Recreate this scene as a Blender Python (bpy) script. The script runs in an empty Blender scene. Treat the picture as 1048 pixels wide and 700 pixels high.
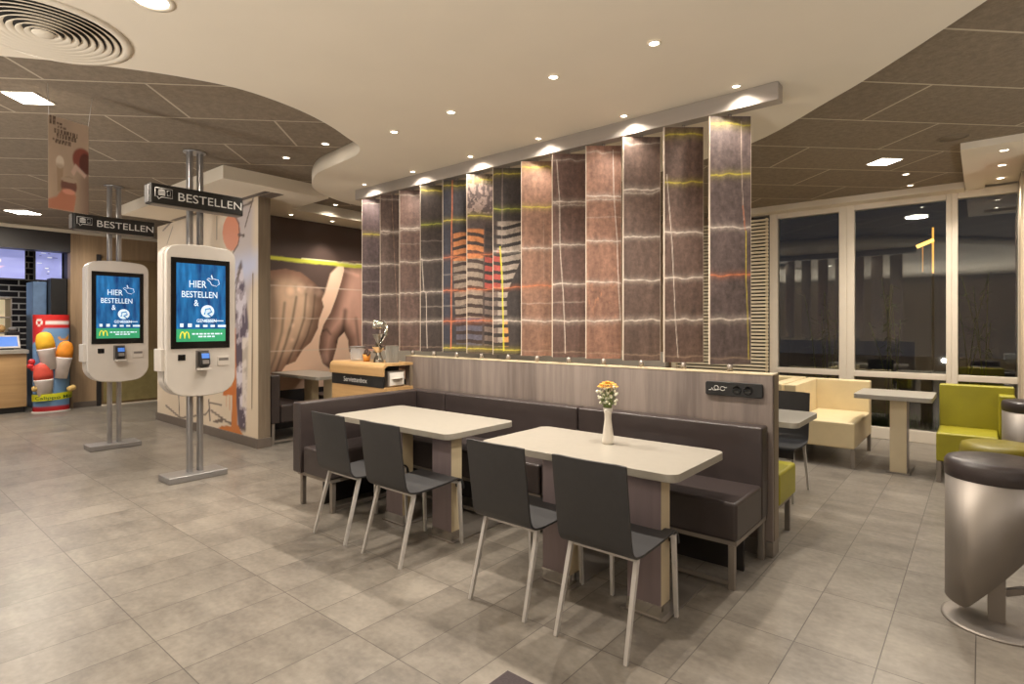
import bpy, math, random
import numpy as np
from mathutils import Vector, Matrix
random.seed(7)
RNG = np.random.RandomState(5)
scn = bpy.context.scene
COL = scn.collection
PI = math.pi

# ------------------------------------------------------------------ camera
HCAM, YAW, FPX = 1.48, math.radians(39.726), 578.15
cam_d = bpy.data.cameras.new('camera')
cam = bpy.data.objects.new('camera', cam_d)
COL.objects.link(cam)
cam.location = (0, 0, HCAM)
cam.rotation_euler = (PI / 2, 0, YAW)
cam_d.sensor_width = 36
cam_d.lens = FPX * 36 / 1048
cam_d.shift_y = -(350 - 332.92) / 1048
cam_d.clip_start = .05
scn.camera = cam
scn.view_settings.view_transform = 'Standard'
scn.view_settings.look = 'None'
scn.view_settings.exposure = .42
scn.cycles.max_bounces = 8
scn.cycles.diffuse_bounces = 4
scn.cycles.glossy_bounces = 3
scn.cycles.transmission_bounces = 4
scn.cycles.transparent_max_bounces = 8
scn.cycles.sample_clamp_indirect = 4
scn.cycles.caustics_reflective = False
scn.cycles.caustics_refractive = False

# ------------------------------------------------------------------ helpers
def s2l(c):
    c = c / 255.0
    return c / 12.92 if c <= .04045 else ((c + .055) / 1.055) ** 2.4
def rgb(r, g, b):
    return (s2l(r), s2l(g), s2l(b), 1)

class MB:
    """collects shapes; build() links them as one mesh object"""
    def __init__(s):
        s.v, s.f, s.sm = [], [], []
    def add(s, vs, fs, smooth=False):
        o = len(s.v)
        s.v += [tuple(v) for v in vs]
        s.f += [[i + o for i in f] for f in fs]
        s.sm += [smooth] * len(fs)
        return s
    def box(s, x0, x1, y0, y1, z0, z1):
        vs = [(x, y, z) for x in (x0, x1) for y in (y0, y1) for z in (z0, z1)]
        return s.add(vs, [(0, 1, 3, 2), (4, 6, 7, 5), (0, 4, 5, 1), (2, 3, 7, 6), (0, 2, 6, 4), (1, 5, 7, 3)])
    def prism(s, pts, a, b, plane='xy', smooth=False):
        n = len(pts)
        def m(p, t):
            if plane == 'xy': return (p[0], p[1], t)
            if plane == 'yz': return (t, p[0], p[1])
            return (p[0], t, p[1])
        vs = [m(p, a) for p in pts] + [m(p, b) for p in pts]
        area = sum(pts[i][0] * pts[(i + 1) % n][1] - pts[(i + 1) % n][0] * pts[i][1] for i in range(n))
        flip = (area < 0) ^ (plane == 'xz') ^ (b < a)
        base, top = list(range(n - 1, -1, -1)), list(range(n, 2 * n))
        sides = [(i, (i + 1) % n, (i + 1) % n + n, i + n) for i in range(n)]
        if flip:
            base.reverse(); top.reverse(); sides = [f[::-1] for f in sides]
        o = len(s.v)
        s.add(vs, [base, top])
        s.f += [[i + o for i in f] for f in sides]; s.sm += [smooth] * n
        return s
    def lathe(s, prof, cx=0, cy=0, n=32, a0=0, a1=2 * PI, smooth=True, cap=True):
        full = abs(a1 - a0 - 2 * PI) < 1e-6
        k = n if full else n + 1
        vs = []
        for r, z in prof:
            for j in range(k):
                a = a0 + (a1 - a0) * j / n
                vs.append((cx + r * math.cos(a), cy + r * math.sin(a), z))
        fs = []
        for i in range(len(prof) - 1):
            for j in range(n):
                j2 = (j + 1) % k
                fs.append((i * k + j, i * k + j2, (i + 1) * k + j2, (i + 1) * k + j))
        s.add(vs, fs, smooth)
        if cap and full:
            o = len(s.v) - len(vs)
            if prof[0][0] > 1e-5: s.f.append([o + j for j in range(k - 1, -1, -1)]); s.sm.append(False)
            if prof[-1][0] > 1e-5: s.f.append([o + (len(prof) - 1) * k + j for j in range(k)]); s.sm.append(False)
        return s
    def tube(s, pts, r, n=10, r2=None, square=False):
        pts = [Vector(p) for p in pts]
        m = len(pts)
        vs = []
        up0 = None
        for i, p in enumerate(pts):
            d = (pts[min(i + 1, m - 1)] - pts[max(i - 1, 0)]).normalized()
            ref = Vector((0, 0, 1)) if abs(d.z) < .9 else Vector((1, 0, 0))
            a = d.cross(ref).normalized(); b = a.cross(d).normalized()
            if abs(d.z) >= .9:
                a = Vector((1, 0, 0)) - d * d.x; a.normalize(); b = d.cross(a)
                a, b = a, b
            rr = r if r2 is None else r + (r2 - r) * i / (m - 1)
            for j in range(n):
                t = 2 * PI * (j + (.5 if square else 0)) / n
                vs.append(p + (a * math.cos(t) + b * math.sin(t)) * rr)
        fs = []
        for i in range(m - 1):
            for j in range(n):
                fs.append((i * n + j, i * n + (j + 1) % n, (i + 1) * n + (j + 1) % n, (i + 1) * n + j))
        s.add(vs, fs, not square)
        o = len(s.v) - len(vs)
        s.f.append([o + j for j in range(n - 1, -1, -1)]); s.sm.append(False)
        s.f.append([o + (m - 1) * n + j for j in range(n)]); s.sm.append(False)
        return s
    def ball(s, c, r, n=12, m=8, sz=1.0):
        prof = [(max(1e-4, r * math.sin(PI * i / m)), -r * sz * math.cos(PI * i / m)) for i in range(m + 1)]
        t = MB().lathe(prof, n=n, cap=False)
        return s.add([(x + c[0], y + c[1], z + c[2]) for x, y, z in t.v], t.f, True)
    def move(s, M):
        s.v = [tuple(M @ Vector(v)) for v in s.v]
        return s
    def build(s, name, mat, parent=None, bevel=0, seg=2):
        me = bpy.data.meshes.new(name)
        me.from_pydata(s.v, [], s.f)
        me.validate()
        me.polygons.foreach_set('use_smooth', s.sm[:len(me.polygons)] if len(s.sm) >= len(me.polygons) else [False] * len(me.polygons))
        me.materials.append(mat)
        o = bpy.data.objects.new(name, me)
        COL.objects.link(o)
        if parent is not None: o.parent = parent
        if bevel:
            b = o.modifiers.new('bevel', 'BEVEL'); b.width = bevel; b.segments = seg; b.limit_method = 'ANGLE'; b.angle_limit = math.radians(40)
            for p in me.polygons: p.use_smooth = True
            w = o.modifiers.new('wn', 'WEIGHTED_NORMAL'); w.keep_sharp = False
        return o

def B(x0, x1, y0, y1, z0, z1): return MB().box(x0, x1, y0, y1, z0, z1)

def tag(o, label, cat, group=None):
    o['label'] = label; o['category'] = cat
    if group: o['group'] = group
    return o
def thing(name, label, cat, loc=(0, 0, 0), rz=0, group=None):
    o = bpy.data.objects.new(name, None)
    COL.objects.link(o); o.location = loc; o.rotation_euler = (0, 0, rz)
    o.empty_display_size = .1
    return tag(o, label, cat, group)
def struct(o): o['kind'] = 'structure'; return o
def stuff(o): o['kind'] = 'stuff'; return o
def dup(o, loc=None, rz=None, label=None, parent=None):
    c = o.copy(); COL.objects.link(c)
    if parent is not None: c.parent = parent
    if loc is not None: c.location = loc
    if rz is not None: c.rotation_euler = (0, 0, rz)
    if label: c['label'] = label
    for ch in list(o.children): dup(ch, parent=c)
    return c

def text_mb(txt, size, at, xdir, ydir, shear=0, align='LEFT', bold=0, depth=.002, xs=1.0):
    """flat lettering; xdir/ydir are world directions of the baseline and of up"""
    cu = bpy.data.curves.new('lettering', 'FONT')
    cu.body = txt; cu.size = size; cu.align_x = align; cu.shear = shear; cu.offset = bold
    cu.resolution_u = 4
    to = bpy.data.objects.new('lettering', cu)
    COL.objects.link(to)
    dg = bpy.context.evaluated_depsgraph_get()
    me = bpy.data.meshes.new_from_object(to.evaluated_get(dg))
    X, Y = Vector(xdir), Vector(ydir); N = X.cross(Y)
    A = Vector(at)
    mb = MB()
    mb.add([A + X * (v.co.x * xs) + Y * v.co.y + N * depth for v in me.vertices], [list(p.vertices) for p in me.polygons])
    bpy.data.objects.remove(to); bpy.data.meshes.remove(me); bpy.data.curves.remove(cu)
    return mb

# ------------------------------------------------------------------ materials
def nodes(name):
    m = bpy.data.materials.new(name); m.use_nodes = True
    nt = m.node_tree
    return m, nt, nt.nodes['Principled BSDF']
def mat(name, c, rough=.5, metal=0, var=.06, scale=8, bump=0, bscale=60, spec=None, stretch=None, emit=0, coat=0):
    m, nt, b = nodes(name)
    N, L = nt.nodes, nt.links
    tc = N.new('ShaderNodeTexCoord')
    mp = N.new('ShaderNodeMapping'); L.new(tc.outputs['Object'], mp.inputs[0])
    if stretch: mp.inputs['Scale'].default_value = stretch
    nz = N.new('ShaderNodeTexNoise'); nz.inputs['Scale'].default_value = scale; nz.inputs['Detail'].default_value = 5
    L.new(mp.outputs[0], nz.inputs['Vector'])
    cr = N.new('ShaderNodeValToRGB')
    cr.color_ramp.elements[0].position = .3; cr.color_ramp.elements[1].position = .7
    cr.color_ramp.elements[0].color = tuple(max(0, x * (1 - var)) for x in c[:3]) + (1,)
    cr.color_ramp.elements[1].color = tuple(min(1, x * (1 + var)) for x in c[:3]) + (1,)
    L.new(nz.outputs['Fac'], cr.inputs[0]); L.new(cr.outputs[0], b.inputs['Base Color'])
    b.inputs['Roughness'].default_value = rough; b.inputs['Metallic'].default_value = metal
    if spec is not None: b.inputs['Specular IOR Level'].default_value = spec
    if coat: b.inputs['Coat Weight'].default_value = coat; b.inputs['Coat Roughness'].default_value = .15
    if bump:
        n2 = N.new('ShaderNodeTexNoise'); n2.inputs['Scale'].default_value = bscale; n2.inputs['Detail'].default_value = 4
        L.new(mp.outputs[0], n2.inputs['Vector'])
        bp = N.new('ShaderNodeBump'); bp.inputs['Strength'].default_value = bump; bp.inputs['Distance'].default_value = .01
        L.new(n2.outputs['Fac'], bp.inputs['Height']); L.new(bp.outputs[0], b.inputs['Normal'])
    if emit:
        L.new(cr.outputs[0], b.inputs['Emission Color']); b.inputs['Emission Strength'].default_value = emit
    return m
def glow(name, c, strength):
    return mat(name, c, rough=.4, var=.02, emit=strength)
def wood(name, c1, c2, rough=.45, axis='z', scale=5.0, fine=28):
    m, nt, b = nodes(name); N, L = nt.nodes, nt.links
    tc = N.new('ShaderNodeTexCoord'); mp = N.new('ShaderNodeMapping')
    L.new(tc.outputs['Object'], mp.inputs[0])
    sc = {'x': (.06, 1, 1), 'y': (1, .06, 1), 'z': (1, 1, .06)}[axis]
    mp.inputs['Scale'].default_value = sc
    nz = N.new('ShaderNodeTexNoise'); nz.inputs['Scale'].default_value = fine; nz.inputs['Detail'].default_value = 6; nz.inputs['Roughness'].default_value = .65
    L.new(mp.outputs[0], nz.inputs['Vector'])
    n2 = N.new('ShaderNodeTexNoise'); n2.inputs['Scale'].default_value = scale; n2.inputs['Detail'].default_value = 2
    L.new(mp.outputs[0], n2.inputs['Vector'])
    ad = N.new('ShaderNodeMath'); ad.operation = 'MULTIPLY_ADD'; ad.inputs[1].default_value = .5; 
    L.new(nz.outputs['Fac'], ad.inputs[0])
    hl = N.new('ShaderNodeMath'); hl.operation = 'MULTIPLY'; hl.inputs[1].default_value = .5
    L.new(n2.outputs['Fac'], hl.inputs[0]); L.new(hl.outputs[0], ad.inputs[2])
    cr = N.new('ShaderNodeValToRGB'); cr.color_ramp.elements[0].position = .36; cr.color_ramp.elements[1].position = .64
    cr.color_ramp.elements[0].color = c1; cr.color_ramp.elements[1].color = c2
    L.new(ad.outputs[0], cr.inputs[0]); L.new(cr.outputs[0], b.inputs['Base Color'])
    b.inputs['Roughness'].default_value = rough
    return m
def paint_mat(name, rough=.5, emit=0, bump=0, grain=0):
    m, nt, b = nodes(name); N, L = nt.nodes, nt.links
    a = N.new('ShaderNodeVertexColor'); a.layer_name = 'Col'
    L.new(a.outputs['Color'], b.inputs['Base Color'])
    b.inputs['Roughness'].default_value = rough
    if grain:
        tg = N.new('ShaderNodeTexCoord'); ng = N.new('ShaderNodeTexNoise'); ng.inputs['Scale'].default_value = 26; ng.inputs['Detail'].default_value = 8; ng.inputs['Roughness'].default_value = .75
        L.new(tg.outputs['Object'], ng.inputs['Vector'])
        mr = N.new('ShaderNodeMapRange'); mr.inputs[1].default_value = .3; mr.inputs[2].default_value = .7; mr.inputs[3].default_value = 1 - grain; mr.inputs[4].default_value = 1 + grain
        L.new(ng.outputs['Fac'], mr.inputs[0])
        mm = N.new('ShaderNodeVectorMath'); mm.operation = 'SCALE'; L.new(a.outputs['Color'], mm.inputs[0]); L.new(mr.outputs[0], mm.inputs['Scale'])
        L.new(mm.outputs[0], b.inputs['Base Color'])
    if emit:
        L.new(a.outputs['Color'], b.inputs['Emission Color']); b.inputs['Emission Strength'].default_value = emit
    if bump:
        tc = N.new('ShaderNodeTexCoord'); n2 = N.new('ShaderNodeTexNoise'); n2.inputs['Scale'].default_value = 90
        L.new(tc.outputs['Object'], n2.inputs['Vector'])
        bp = N.new('ShaderNodeBump'); bp.inputs['Strength'].default_value = bump; bp.inputs['Distance'].default_value = .004
        L.new(n2.outputs['Fac'], bp.inputs['Height']); L.new(bp.outputs[0], b.inputs['Normal'])
    return m
def grid_mat(name, c1, c2, cl, vx, vy, bx=(1, 0), by=(0, 1), ox=0, oy=0, lw=.006, rough=.4, nscale=3, bond=False, bump=0, fine=40, edge=0.0, aniso=(1, 1, 1)):
    """tiles: coordinates a = p.bx - ox, b = p.by - oy, grid vx by vy, joint width lw"""
    m, nt, b = nodes(name); N, L = nt.nodes, nt.links
    tc = N.new('ShaderNodeTexCoord')
    def math_(op, x, y=None, z=None):
        n = N.new('ShaderNodeMath'); n.operation = op
        for i, q in enumerate((x, y, z)):
            if q is None: continue
            if isinstance(q, (int, float)): n.inputs[i].default_value = q
            else: L.new(q, n.inputs[i])
        return n.outputs[0]
    sp = N.new('ShaderNodeSeparateXYZ'); L.new(tc.outputs['Object'], sp.inputs[0])
    X, Y = sp.outputs[0], sp.outputs[1]
    A = math_('SUBTRACT', math_('ADD', math_('MULTIPLY', X, bx[0]), math_('MULTIPLY', Y, bx[1])), ox)
    Bc = math_('SUBTRACT', math_('ADD', math_('MULTIPLY', X, by[0]), math_('MULTIPLY', Y, by[1])), oy)
    ga = math_('DIVIDE', A, vx); ia = math_('FLOOR', ga); fa = math_('FRACT', ga)
    gb = math_('DIVIDE', Bc, vy)
    if bond:
        odd = math_('MULTIPLY', math_('FLOORED_MODULO', ia, 2), .5)
        gb = math_('ADD', gb, odd)
    ib = math_('FLOOR', gb); fb = math_('FRACT', gb)
    da = math_('MULTIPLY', math_('SUBTRACT', .5, math_('ABSOLUTE', math_('SUBTRACT', fa, .5))), vx)
    db = math_('MULTIPLY', math_('SUBTRACT', .5, math_('ABSOLUTE', math_('SUBTRACT', fb, .5))), vy)
    jo = math_('LESS_THAN', math_('MINIMUM', da, db), lw / 2)
    cb = N.new('ShaderNodeCombineXYZ'); L.new(ia, cb.inputs[0]); L.new(ib, cb.inputs[1])
    wn = N.new('ShaderNodeTexWhiteNoise'); L.new(cb.outputs[0], wn.inputs['Vector'])
    off = N.new('ShaderNodeVectorMath'); off.operation = 'SCALE'; L.new(wn.outputs['Color'], off.inputs[0]); off.inputs['Scale'].default_value = 30
    mp = N.new('ShaderNodeMapping'); mp.inputs['Scale'].default_value = aniso; L.new(tc.outputs['Object'], mp.inputs[0])
    sh = N.new('ShaderNodeVectorMath'); sh.operation = 'ADD'; L.new(mp.outputs[0], sh.inputs[0]); L.new(off.outputs[0], sh.inputs[1])
    nz = N.new('ShaderNodeTexNoise'); nz.inputs['Scale'].default_value = nscale; nz.inputs['Detail'].default_value = 7; nz.inputs['Roughness'].default_value = .65
    L.new(sh.outputs[0], nz.inputs['Vector'])
    nf = N.new('ShaderNodeTexNoise'); nf.inputs['Scale'].default_value = fine; nf.inputs['Detail'].default_value = 3
    L.new(tc.outputs['Object'], nf.inputs['Vector'])
    mixv = math_('ADD', math_('MULTIPLY', nz.outputs['Fac'], .65), math_('ADD', math_('MULTIPLY', nf.outputs['Fac'], .25), math_('MULTIPLY', wn.outputs['Value'], .10)))
    cr = N.new('ShaderNodeValToRGB'); cr.color_ramp.elements[0].position = .36; cr.color_ramp.elements[1].position = .64
    cr.color_ramp.elements[0].color = c1; cr.color_ramp.elements[1].color = c2
    L.new(mixv, cr.inputs[0])
    mx = N.new('ShaderNodeMix'); mx.data_type = 'RGBA'
    L.new(jo, mx.inputs['Factor']); L.new(cr.outputs[0], mx.inputs['A']); mx.inputs['B'].default_value = cl
    L.new(mx.outputs['Result'], b.inputs['Base Color'])
    rr = math_('ADD', rough, math_('MULTIPLY', nz.outputs['Fac'], .12)); L.new(rr, b.inputs['Roughness'])
    if bump:
        bp = N.new('ShaderNodeBump'); bp.inputs['Strength'].default_value = bump; bp.inputs['Distance'].default_value = .004
        L.new(nf.outputs['Fac'], bp.inputs['Height']); L.new(bp.outputs[0], b.inputs['Normal'])
    return m

S = math.sqrt(.5)
M = {}
M['floor'] = grid_mat('floor_tiles', rgb(108, 101, 93), rgb(146, 138, 127), rgb(82, 76, 70), .328, .637, ox=-3.3, oy=.967, lw=.0045, rough=.28, nscale=2.6, fine=30, aniso=(1, 2.0, 1))
M['ceil_l'] = grid_mat('ceiling_tiles', rgb(112, 99, 83), rgb(136, 121, 102), rgb(180, 166, 145), .664, 1.322, bx=(S, -S), by=(S, S), ox=-5.89 * S, oy=-4.03 * S, lw=.017, rough=.85, nscale=20, bond=True, bump=.3, fine=90)
M['ceil_r'] = grid_mat('ceiling_tiles_right', rgb(118, 104, 86), rgb(142, 127, 106), rgb(186, 172, 148), .70, 1.38, bx=(S, -S), by=(S, S), ox=-5.2 * S, oy=5.65 * S, lw=.017, rough=.85, nscale=20, bond=True, bump=.3, fine=90)
M['white'] = mat('plaster_white', rgb(226, 214, 194), .75, var=.02, scale=2)
M['wallbeige'] = mat('wall_beige', rgb(196, 180, 156), .8, var=.03, scale=2)
M['partwood'] = wood('grey_brown_laminate', rgb(104, 93, 88), rgb(144, 131, 123), .45, 'z', 4, 22)
M['finwood'] = wood('taupe_laminate', rgb(118, 104, 88), rgb(142, 127, 108), .5, 'z', 3, 30)
M['oak'] = wood('light_oak', rgb(176, 138, 92), rgb(206, 168, 116), .42, 'x', 3, 18)
M['oak_z'] = wood('light_oak_panel', rgb(168, 134, 92), rgb(196, 160, 114), .42, 'y', 3, 18)
M['wallwood'] = wood('pale_wood_wall', rgb(140, 116, 90), rgb(176, 148, 116), .5, 'z', 3, 16)
M['doorwood'] = wood('olive_wood_door', rgb(118, 98, 70), rgb(146, 122, 88), .3, 'z', 3, 16)
M['leather'] = mat('dark_brown_leather', rgb(60, 52, 51), .33, var=.08, scale=10, bump=.15, bscale=220)
M['cream'] = mat('cream_leather', rgb(216, 198, 158), .45, var=.05, scale=5, bump=.1, bscale=160)
M['green'] = mat('lime_green_leather', rgb(158, 150, 36), .42, var=.08, scale=5, bump=.12, bscale=120)
M['olive'] = mat('olive_leather', rgb(132, 120, 42), .42, var=.08, scale=5, bump=.12, bscale=120)
M['chair'] = mat('anthracite_chair_shell', rgb(50, 49, 50), .5, var=.06, scale=30, bump=.05, bscale=400)
M['legmetal'] = mat('light_grey_metal', rgb(204, 200, 196), .38, .2, var=.03)
M['steel'] = mat('brushed_steel', rgb(150, 142, 134), .5, .7, var=.08, scale=6, stretch=(1, 1, .05))
M['alu'] = mat('aluminium', rgb(168, 166, 166), .36, .75, var=.04)
M['beam'] = mat('brushed_steel_beam', rgb(176, 168, 160), .45, .6, var=.05, scale=20, stretch=(.05, 1, 1))
M['chrome'] = mat('chrome', rgb(210, 205, 198), .12, 1, var=.02)
M['tabletop'] = mat('cream_table_laminate', rgb(160, 154, 143), .34, var=.03, scale=25)
M['tableleg'] = mat('beige_table_leg', rgb(206, 190, 158), .45, var=.03)
M['tablemauve'] = mat('mauve_table_leg_panel', rgb(132, 118, 120), .28, .2, var=.08, scale=20, stretch=(1, 1, .1))
M['black'] = mat('black_plastic', rgb(26, 25, 25), .4, var=.08)
M['blackgloss'] = mat('black_glass', rgb(12, 13, 15), .12, var=.02)
M['signblack'] = mat('sign_black', rgb(30, 28, 26), .4, var=.05)
M['kiosk'] = mat('kiosk_white', rgb(206, 199, 191), .35, var=.02)
M['gap'] = mat('dark_gap', rgb(60, 56, 56), .6, var=.02)
M['kioskgrey'] = mat('kiosk_grey', rgb(120, 114, 110), .4, var=.03)
M['letter'] = mat('white_lettering', rgb(200, 196, 190), .5, var=.02, emit=.08)
M['dark'] = mat('dark_plinth', rgb(38, 34, 33), .6, var=.1)
M['darkgrey'] = mat('dark_grey_band', rgb(48, 44, 44), .45, var=.05)
M['basegrey'] = mat('grey_baseboard', rgb(108, 98, 90), .45, var=.05)
M['framewhite'] = mat('window_frame_paint', rgb(218, 208, 192), .5, var=.02)
M['slat'] = mat('cream_slats', rgb(238, 224, 194), .5, var=.03)
M['vase'] = mat('white_porcelain', rgb(226, 218, 206), .2, var=.02)
M['led'] = glow('lamp_glow', (1, .9, .74, 1), 9)
M['panel_led'] = glow('panel_glow', (1, .93, .84, 1), 10)
M['thread'] = mat('pale_edge', rgb(206, 190, 172), .6, var=.02)
M['panelpaint'] = paint_mat('leather_print', .6, bump=.25, grain=.42)
M['muralpaint'] = paint_mat('mural_print', .4)
M['finpaint'] = paint_mat('wall_print', .5)
M['paper'] = mat('white_paper', rgb(232, 228, 220), .7, var=.03)
M['tile_black'] = None

# ------------------------------------------------------------------ painted grids
def hsh(a, b, seed=0):
    n = np.sin(a * 127.1 + b * 311.7 + seed * 74.7) * 43758.5453
    return n - np.floor(n)
def vnoise(x, y, seed=0):
    xi, yi = np.floor(x), np.floor(y); fx, fy = x - xi, y - yi
    fx = fx * fx * (3 - 2 * fx); fy = fy * fy * (3 - 2 * fy)
    a = hsh(xi, yi, seed); b = hsh(xi + 1, yi, seed); c = hsh(xi, yi + 1, seed); d = hsh(xi + 1, yi + 1, seed)
    return a + (b - a) * fx + (c - a) * fy + (a - b - c + d) * fx * fy
def fbm(x, y, seed=0, o=4):
    t = 0; w = .5
    for i in range(o):
        t = t + w * vnoise(x, y, seed + i); x = x * 2.03; y = y * 2.03; w *= .5
    return t / (1 - .5 ** o)
def L3(c): return np.array([s2l(q) for q in c])
def smooth(e0, e1, x):
    t = np.clip((x - e0) / (e1 - e0), 0, 1); return t * t * (3 - 2 * t)
def sd_poly(px, py, P):
    """signed distance, negative inside"""
    d = np.full(px.shape, 1e9); ins = np.zeros(px.shape, bool)
    n = len(P)
    for i in range(n):
        ax, ay = P[i]; bx, by = P[(i + 1) % n]
        ex, ey = bx - ax, by - ay
        t = np.clip(((px - ax) * ex + (py - ay) * ey) / (ex * ex + ey * ey + 1e-12), 0, 1)
        d = np.minimum(d, np.hypot(px - ax - t * ex, py - ay - t * ey))
        c = ((ay > py) != (by > py)) & (px < (bx - ax) * (py - ay) / (by - ay + 1e-12) + ax)
        ins ^= c
    return np.where(ins, -d, d)
def sd_line(px, py, P):
    d = np.full(px.shape, 1e9)
    for (ax, ay), (bx, by) in zip(P[:-1], P[1:]):
        ex, ey = bx - ax, by - ay
        t = np.clip(((px - ax) * ex + (py - ay) * ey) / (ex * ex + ey * ey + 1e-12), 0, 1)
        d = np.minimum(d, np.hypot(px - ax - t * ex, py - ay - t * ey))
    return d
def over(C, c, a):
    if np.ndim(c) == 1: c = c[None, None, :]
    return C * (1 - a[..., None]) + c * a[..., None]
def painted(name, mat_, u0, u1, v0, v1, step, fn, place, parent=None):
    """grid in (u,v); fn(U,V)->linear colours; place(u,v)->xyz, facing u x v"""
    nu = max(2, int((u1 - u0) / step) + 1); nv = max(2, int((v1 - v0) / step) + 1)
    U, V = np.meshgrid(np.linspace(u0, u1, nu), np.linspace(v0, v1, nv))
    C = fn(U, V)
    vs = [place(u, v) for u, v in zip(U.ravel(), V.ravel())]
    fs = [(j * nu + i, j * nu + i + 1, (j + 1) * nu + i + 1, (j + 1) * nu + i) for j in range(nv - 1) for i in range(nu - 1)]
    me = bpy.data.meshes.new(name); me.from_pydata(vs, [], fs)
    at = me.color_attributes.new('Col', 'FLOAT_COLOR', 'POINT')
    a4 = np.ones((nu * nv, 4)); a4[:, :3] = np.clip(C.reshape(-1, 3), 0, 1)
    at.data.foreach_set('color', a4.ravel())
    me.materials.append(mat_)
    o = bpy.data.objects.new(name, me); COL.objects.link(o)
    if parent is not None: o.parent = parent
    return o

# ================================================================== SETTING
ZS, ZC = 3.03, 3.17
struct(B(-17, 6, -5, 8.8, -.12, 0).build('floor', M['floor']))
struct(B(-17, -3, -5, 8.8, ZC, ZC + .1).build('ceiling', M['ceil_l']))
struct(B(-3, 6, -5, 8.8, ZC, ZC + .1).build('ceiling', M['ceil_r']))

def catmull(P, k=6):
    out = []
    n = len(P)
    for i in range(n - 1):
        p0, p1, p2, p3 = P[max(i - 1, 0)], P[i], P[i + 1], P[min(i + 2, n - 1)]
        for j in range(k):
            t = j / k
            out.append(tuple(.5 * (2 * p1[a] + (-p0[a] + p2[a]) * t + (2 * p0[a] - 5 * p1[a] + 4 * p2[a] - p3[a]) * t * t + (-p0[a] + 3 * p1[a] - 3 * p2[a] + p3[a]) * t ** 3) for a in (0, 1)))
    out.append(P[-1])
    return out
edge = catmull([(-5.6, -4.8), (-5.4, -1.5), (-4.75, .1), (-4.34, .62), (-4.15, .87), (-3.97, 1.14), (-3.83, 1.42), (-3.74, 1.73), (-3.77, 2.1), (-3.88, 2.44), (-4.03, 2.72), (-4.16, 2.93), (-4.38, 3.05), (-4.77, 3.1), (-5.16, 3.15), (-5.45, 3.26), (-5.74, 3.42), (-5.96, 3.64), (-6.08, 3.86), (-6.2, 4.2), (-6.15, 4.6), (-5.7, 5.0), (-4.8, 5.35), (-3.6, 5.48), (-2.45, 5.34), (-1.5, 5.0), (-.8, 4.39), (-.48, 4.08), (.02, 3.52), (.7, 2.7), (1.6, 1.2), (2.0, -1.5), (2.0, -4.8)])
struct(MB().prism(edge, ZS, ZC, smooth=True).build('ceiling', M['white']))
# lower white ceiling field over the left seating, with its strip along the mural wall
struct(MB().prism([(-9.3, 2.6), (-6.14, 2.63), (-6.14, 3.88), (-7.1, 3.92), (-7.15, 8.79), (-7.71, 8.79), (-7.71, 3.95), (-9.3, 3.95)], ZS, ZC - .001).build('ceiling', M['white']))
struct(B(-9.2, -6.36, 3.19, 3.256, ZS - .004, ZS + .01).build('trim_1', M['basegrey']))
struct(B(-6.66, -6.36, 3.27, 3.42, ZS - .004, ZS + .01).build('trim_2', M['basegrey']))
# white boxed ceiling over the right corner
bx = MB()
bx.box(-.15, .032, 6.69, 8.79, 3.105, ZC - .001); bx.box(.032, 1.6, 6.69, 6.95, 3.105, ZC - .001); bx.box(.032, 1.6, 6.95, 8.79, 3.145, ZC - .001)
struct(bx.build('ceiling', M['white']))
struct(B(-2.66, -.155, 8.5, 8.79, 3.09, ZC - .001).build('trim_3', M['white']))

# walls out of the picture (behind and beside the camera)
struct(B(-17, 6, -5.1, -5.0, 0, ZC).build('wall_front', M['wallbeige']))
struct(B(6, 6.1, -5, 8.8, 0, ZC).build('wall_right', M['wallbeige']))
struct(B(-17.1, -17, -5, 8.8, 0, ZC).build('wall_left', M['wallbeige']))
# back wall with windows
YW = 8.8
struct(B(-17, -2.66, YW, YW + .2, 0, ZC).build('wall_back', M['wallwood']))
struct(B(1.5, 6, YW, YW + .2, 0, ZC).build('wall_back', M['wallbeige']))
struct(B(.33, 1.5, 8.2, YW, 0, ZC).build('wall_right', M['wallbeige']))

# glass
def glass_mat():
    m, nt, b = nodes('window_glass'); N, L = nt.nodes, nt.links
    N.remove(b)
    tr = N.new('ShaderNodeBsdfTransparent'); tr.inputs[0].default_value = (.86, .9, .88, 1)
    gl = N.new('ShaderNodeBsdfGlossy'); gl.inputs['Roughness'].default_value = .015
    gl.inputs[0].default_value = (.95, .93, .9, 1)
    lw = N.new('ShaderNodeFresnel'); lw.inputs['IOR'].default_value = 2.1
    mx = N.new('ShaderNodeMixShader')
    L.new(lw.outputs[0], mx.inputs[0]); L.new(tr.outputs[0], mx.inputs[1]); L.new(gl.outputs[0], mx.inputs[2])
    L.new(mx.outputs[0], N['Material Output'].inputs[0])
    return m
M['glass'] = glass_mat()
wins = [(-2.38, -2.27, -1.49, -1.40), (-1.40, -1.31, -.335, -.28), (-.28, -.22, .325, .40)]
for i, (a, b_, c, d) in enumerate(wins):
    w = MB()
    w.box(a, b_, YW - .06, YW + .06, 0, 3.12); w.box(c, d, YW - .06, YW + .06, 0, 3.12)
    w.box(b_, c, YW - .06, YW + .06, 3.02, 3.12); w.box(b_, c, YW - .07, YW + .06, .80, .875)
    w.box(b_, c, YW - .06, YW + .06, 0, .15)
    fr = struct(w.build('window_%d' % (i + 1), M['framewhite'], bevel=.006))
    B(b_ - .01, c + .01, YW - .008, YW + .008, .87, 3.03).build('pane', M['glass'], fr)
    B(b_ - .01, c + .01, YW - .008, YW + .008, .14, .81).build('pane', M['glass'], fr)
struct(B(-2.66, 1.5, YW + .07, YW + .2, 3.10, ZC + .1).build('trim_4', M['white']))
struct(B(.40, 1.5, YW + .0, YW + .2, 0, 3.1).build('trim_5', M['framewhite']))

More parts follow.
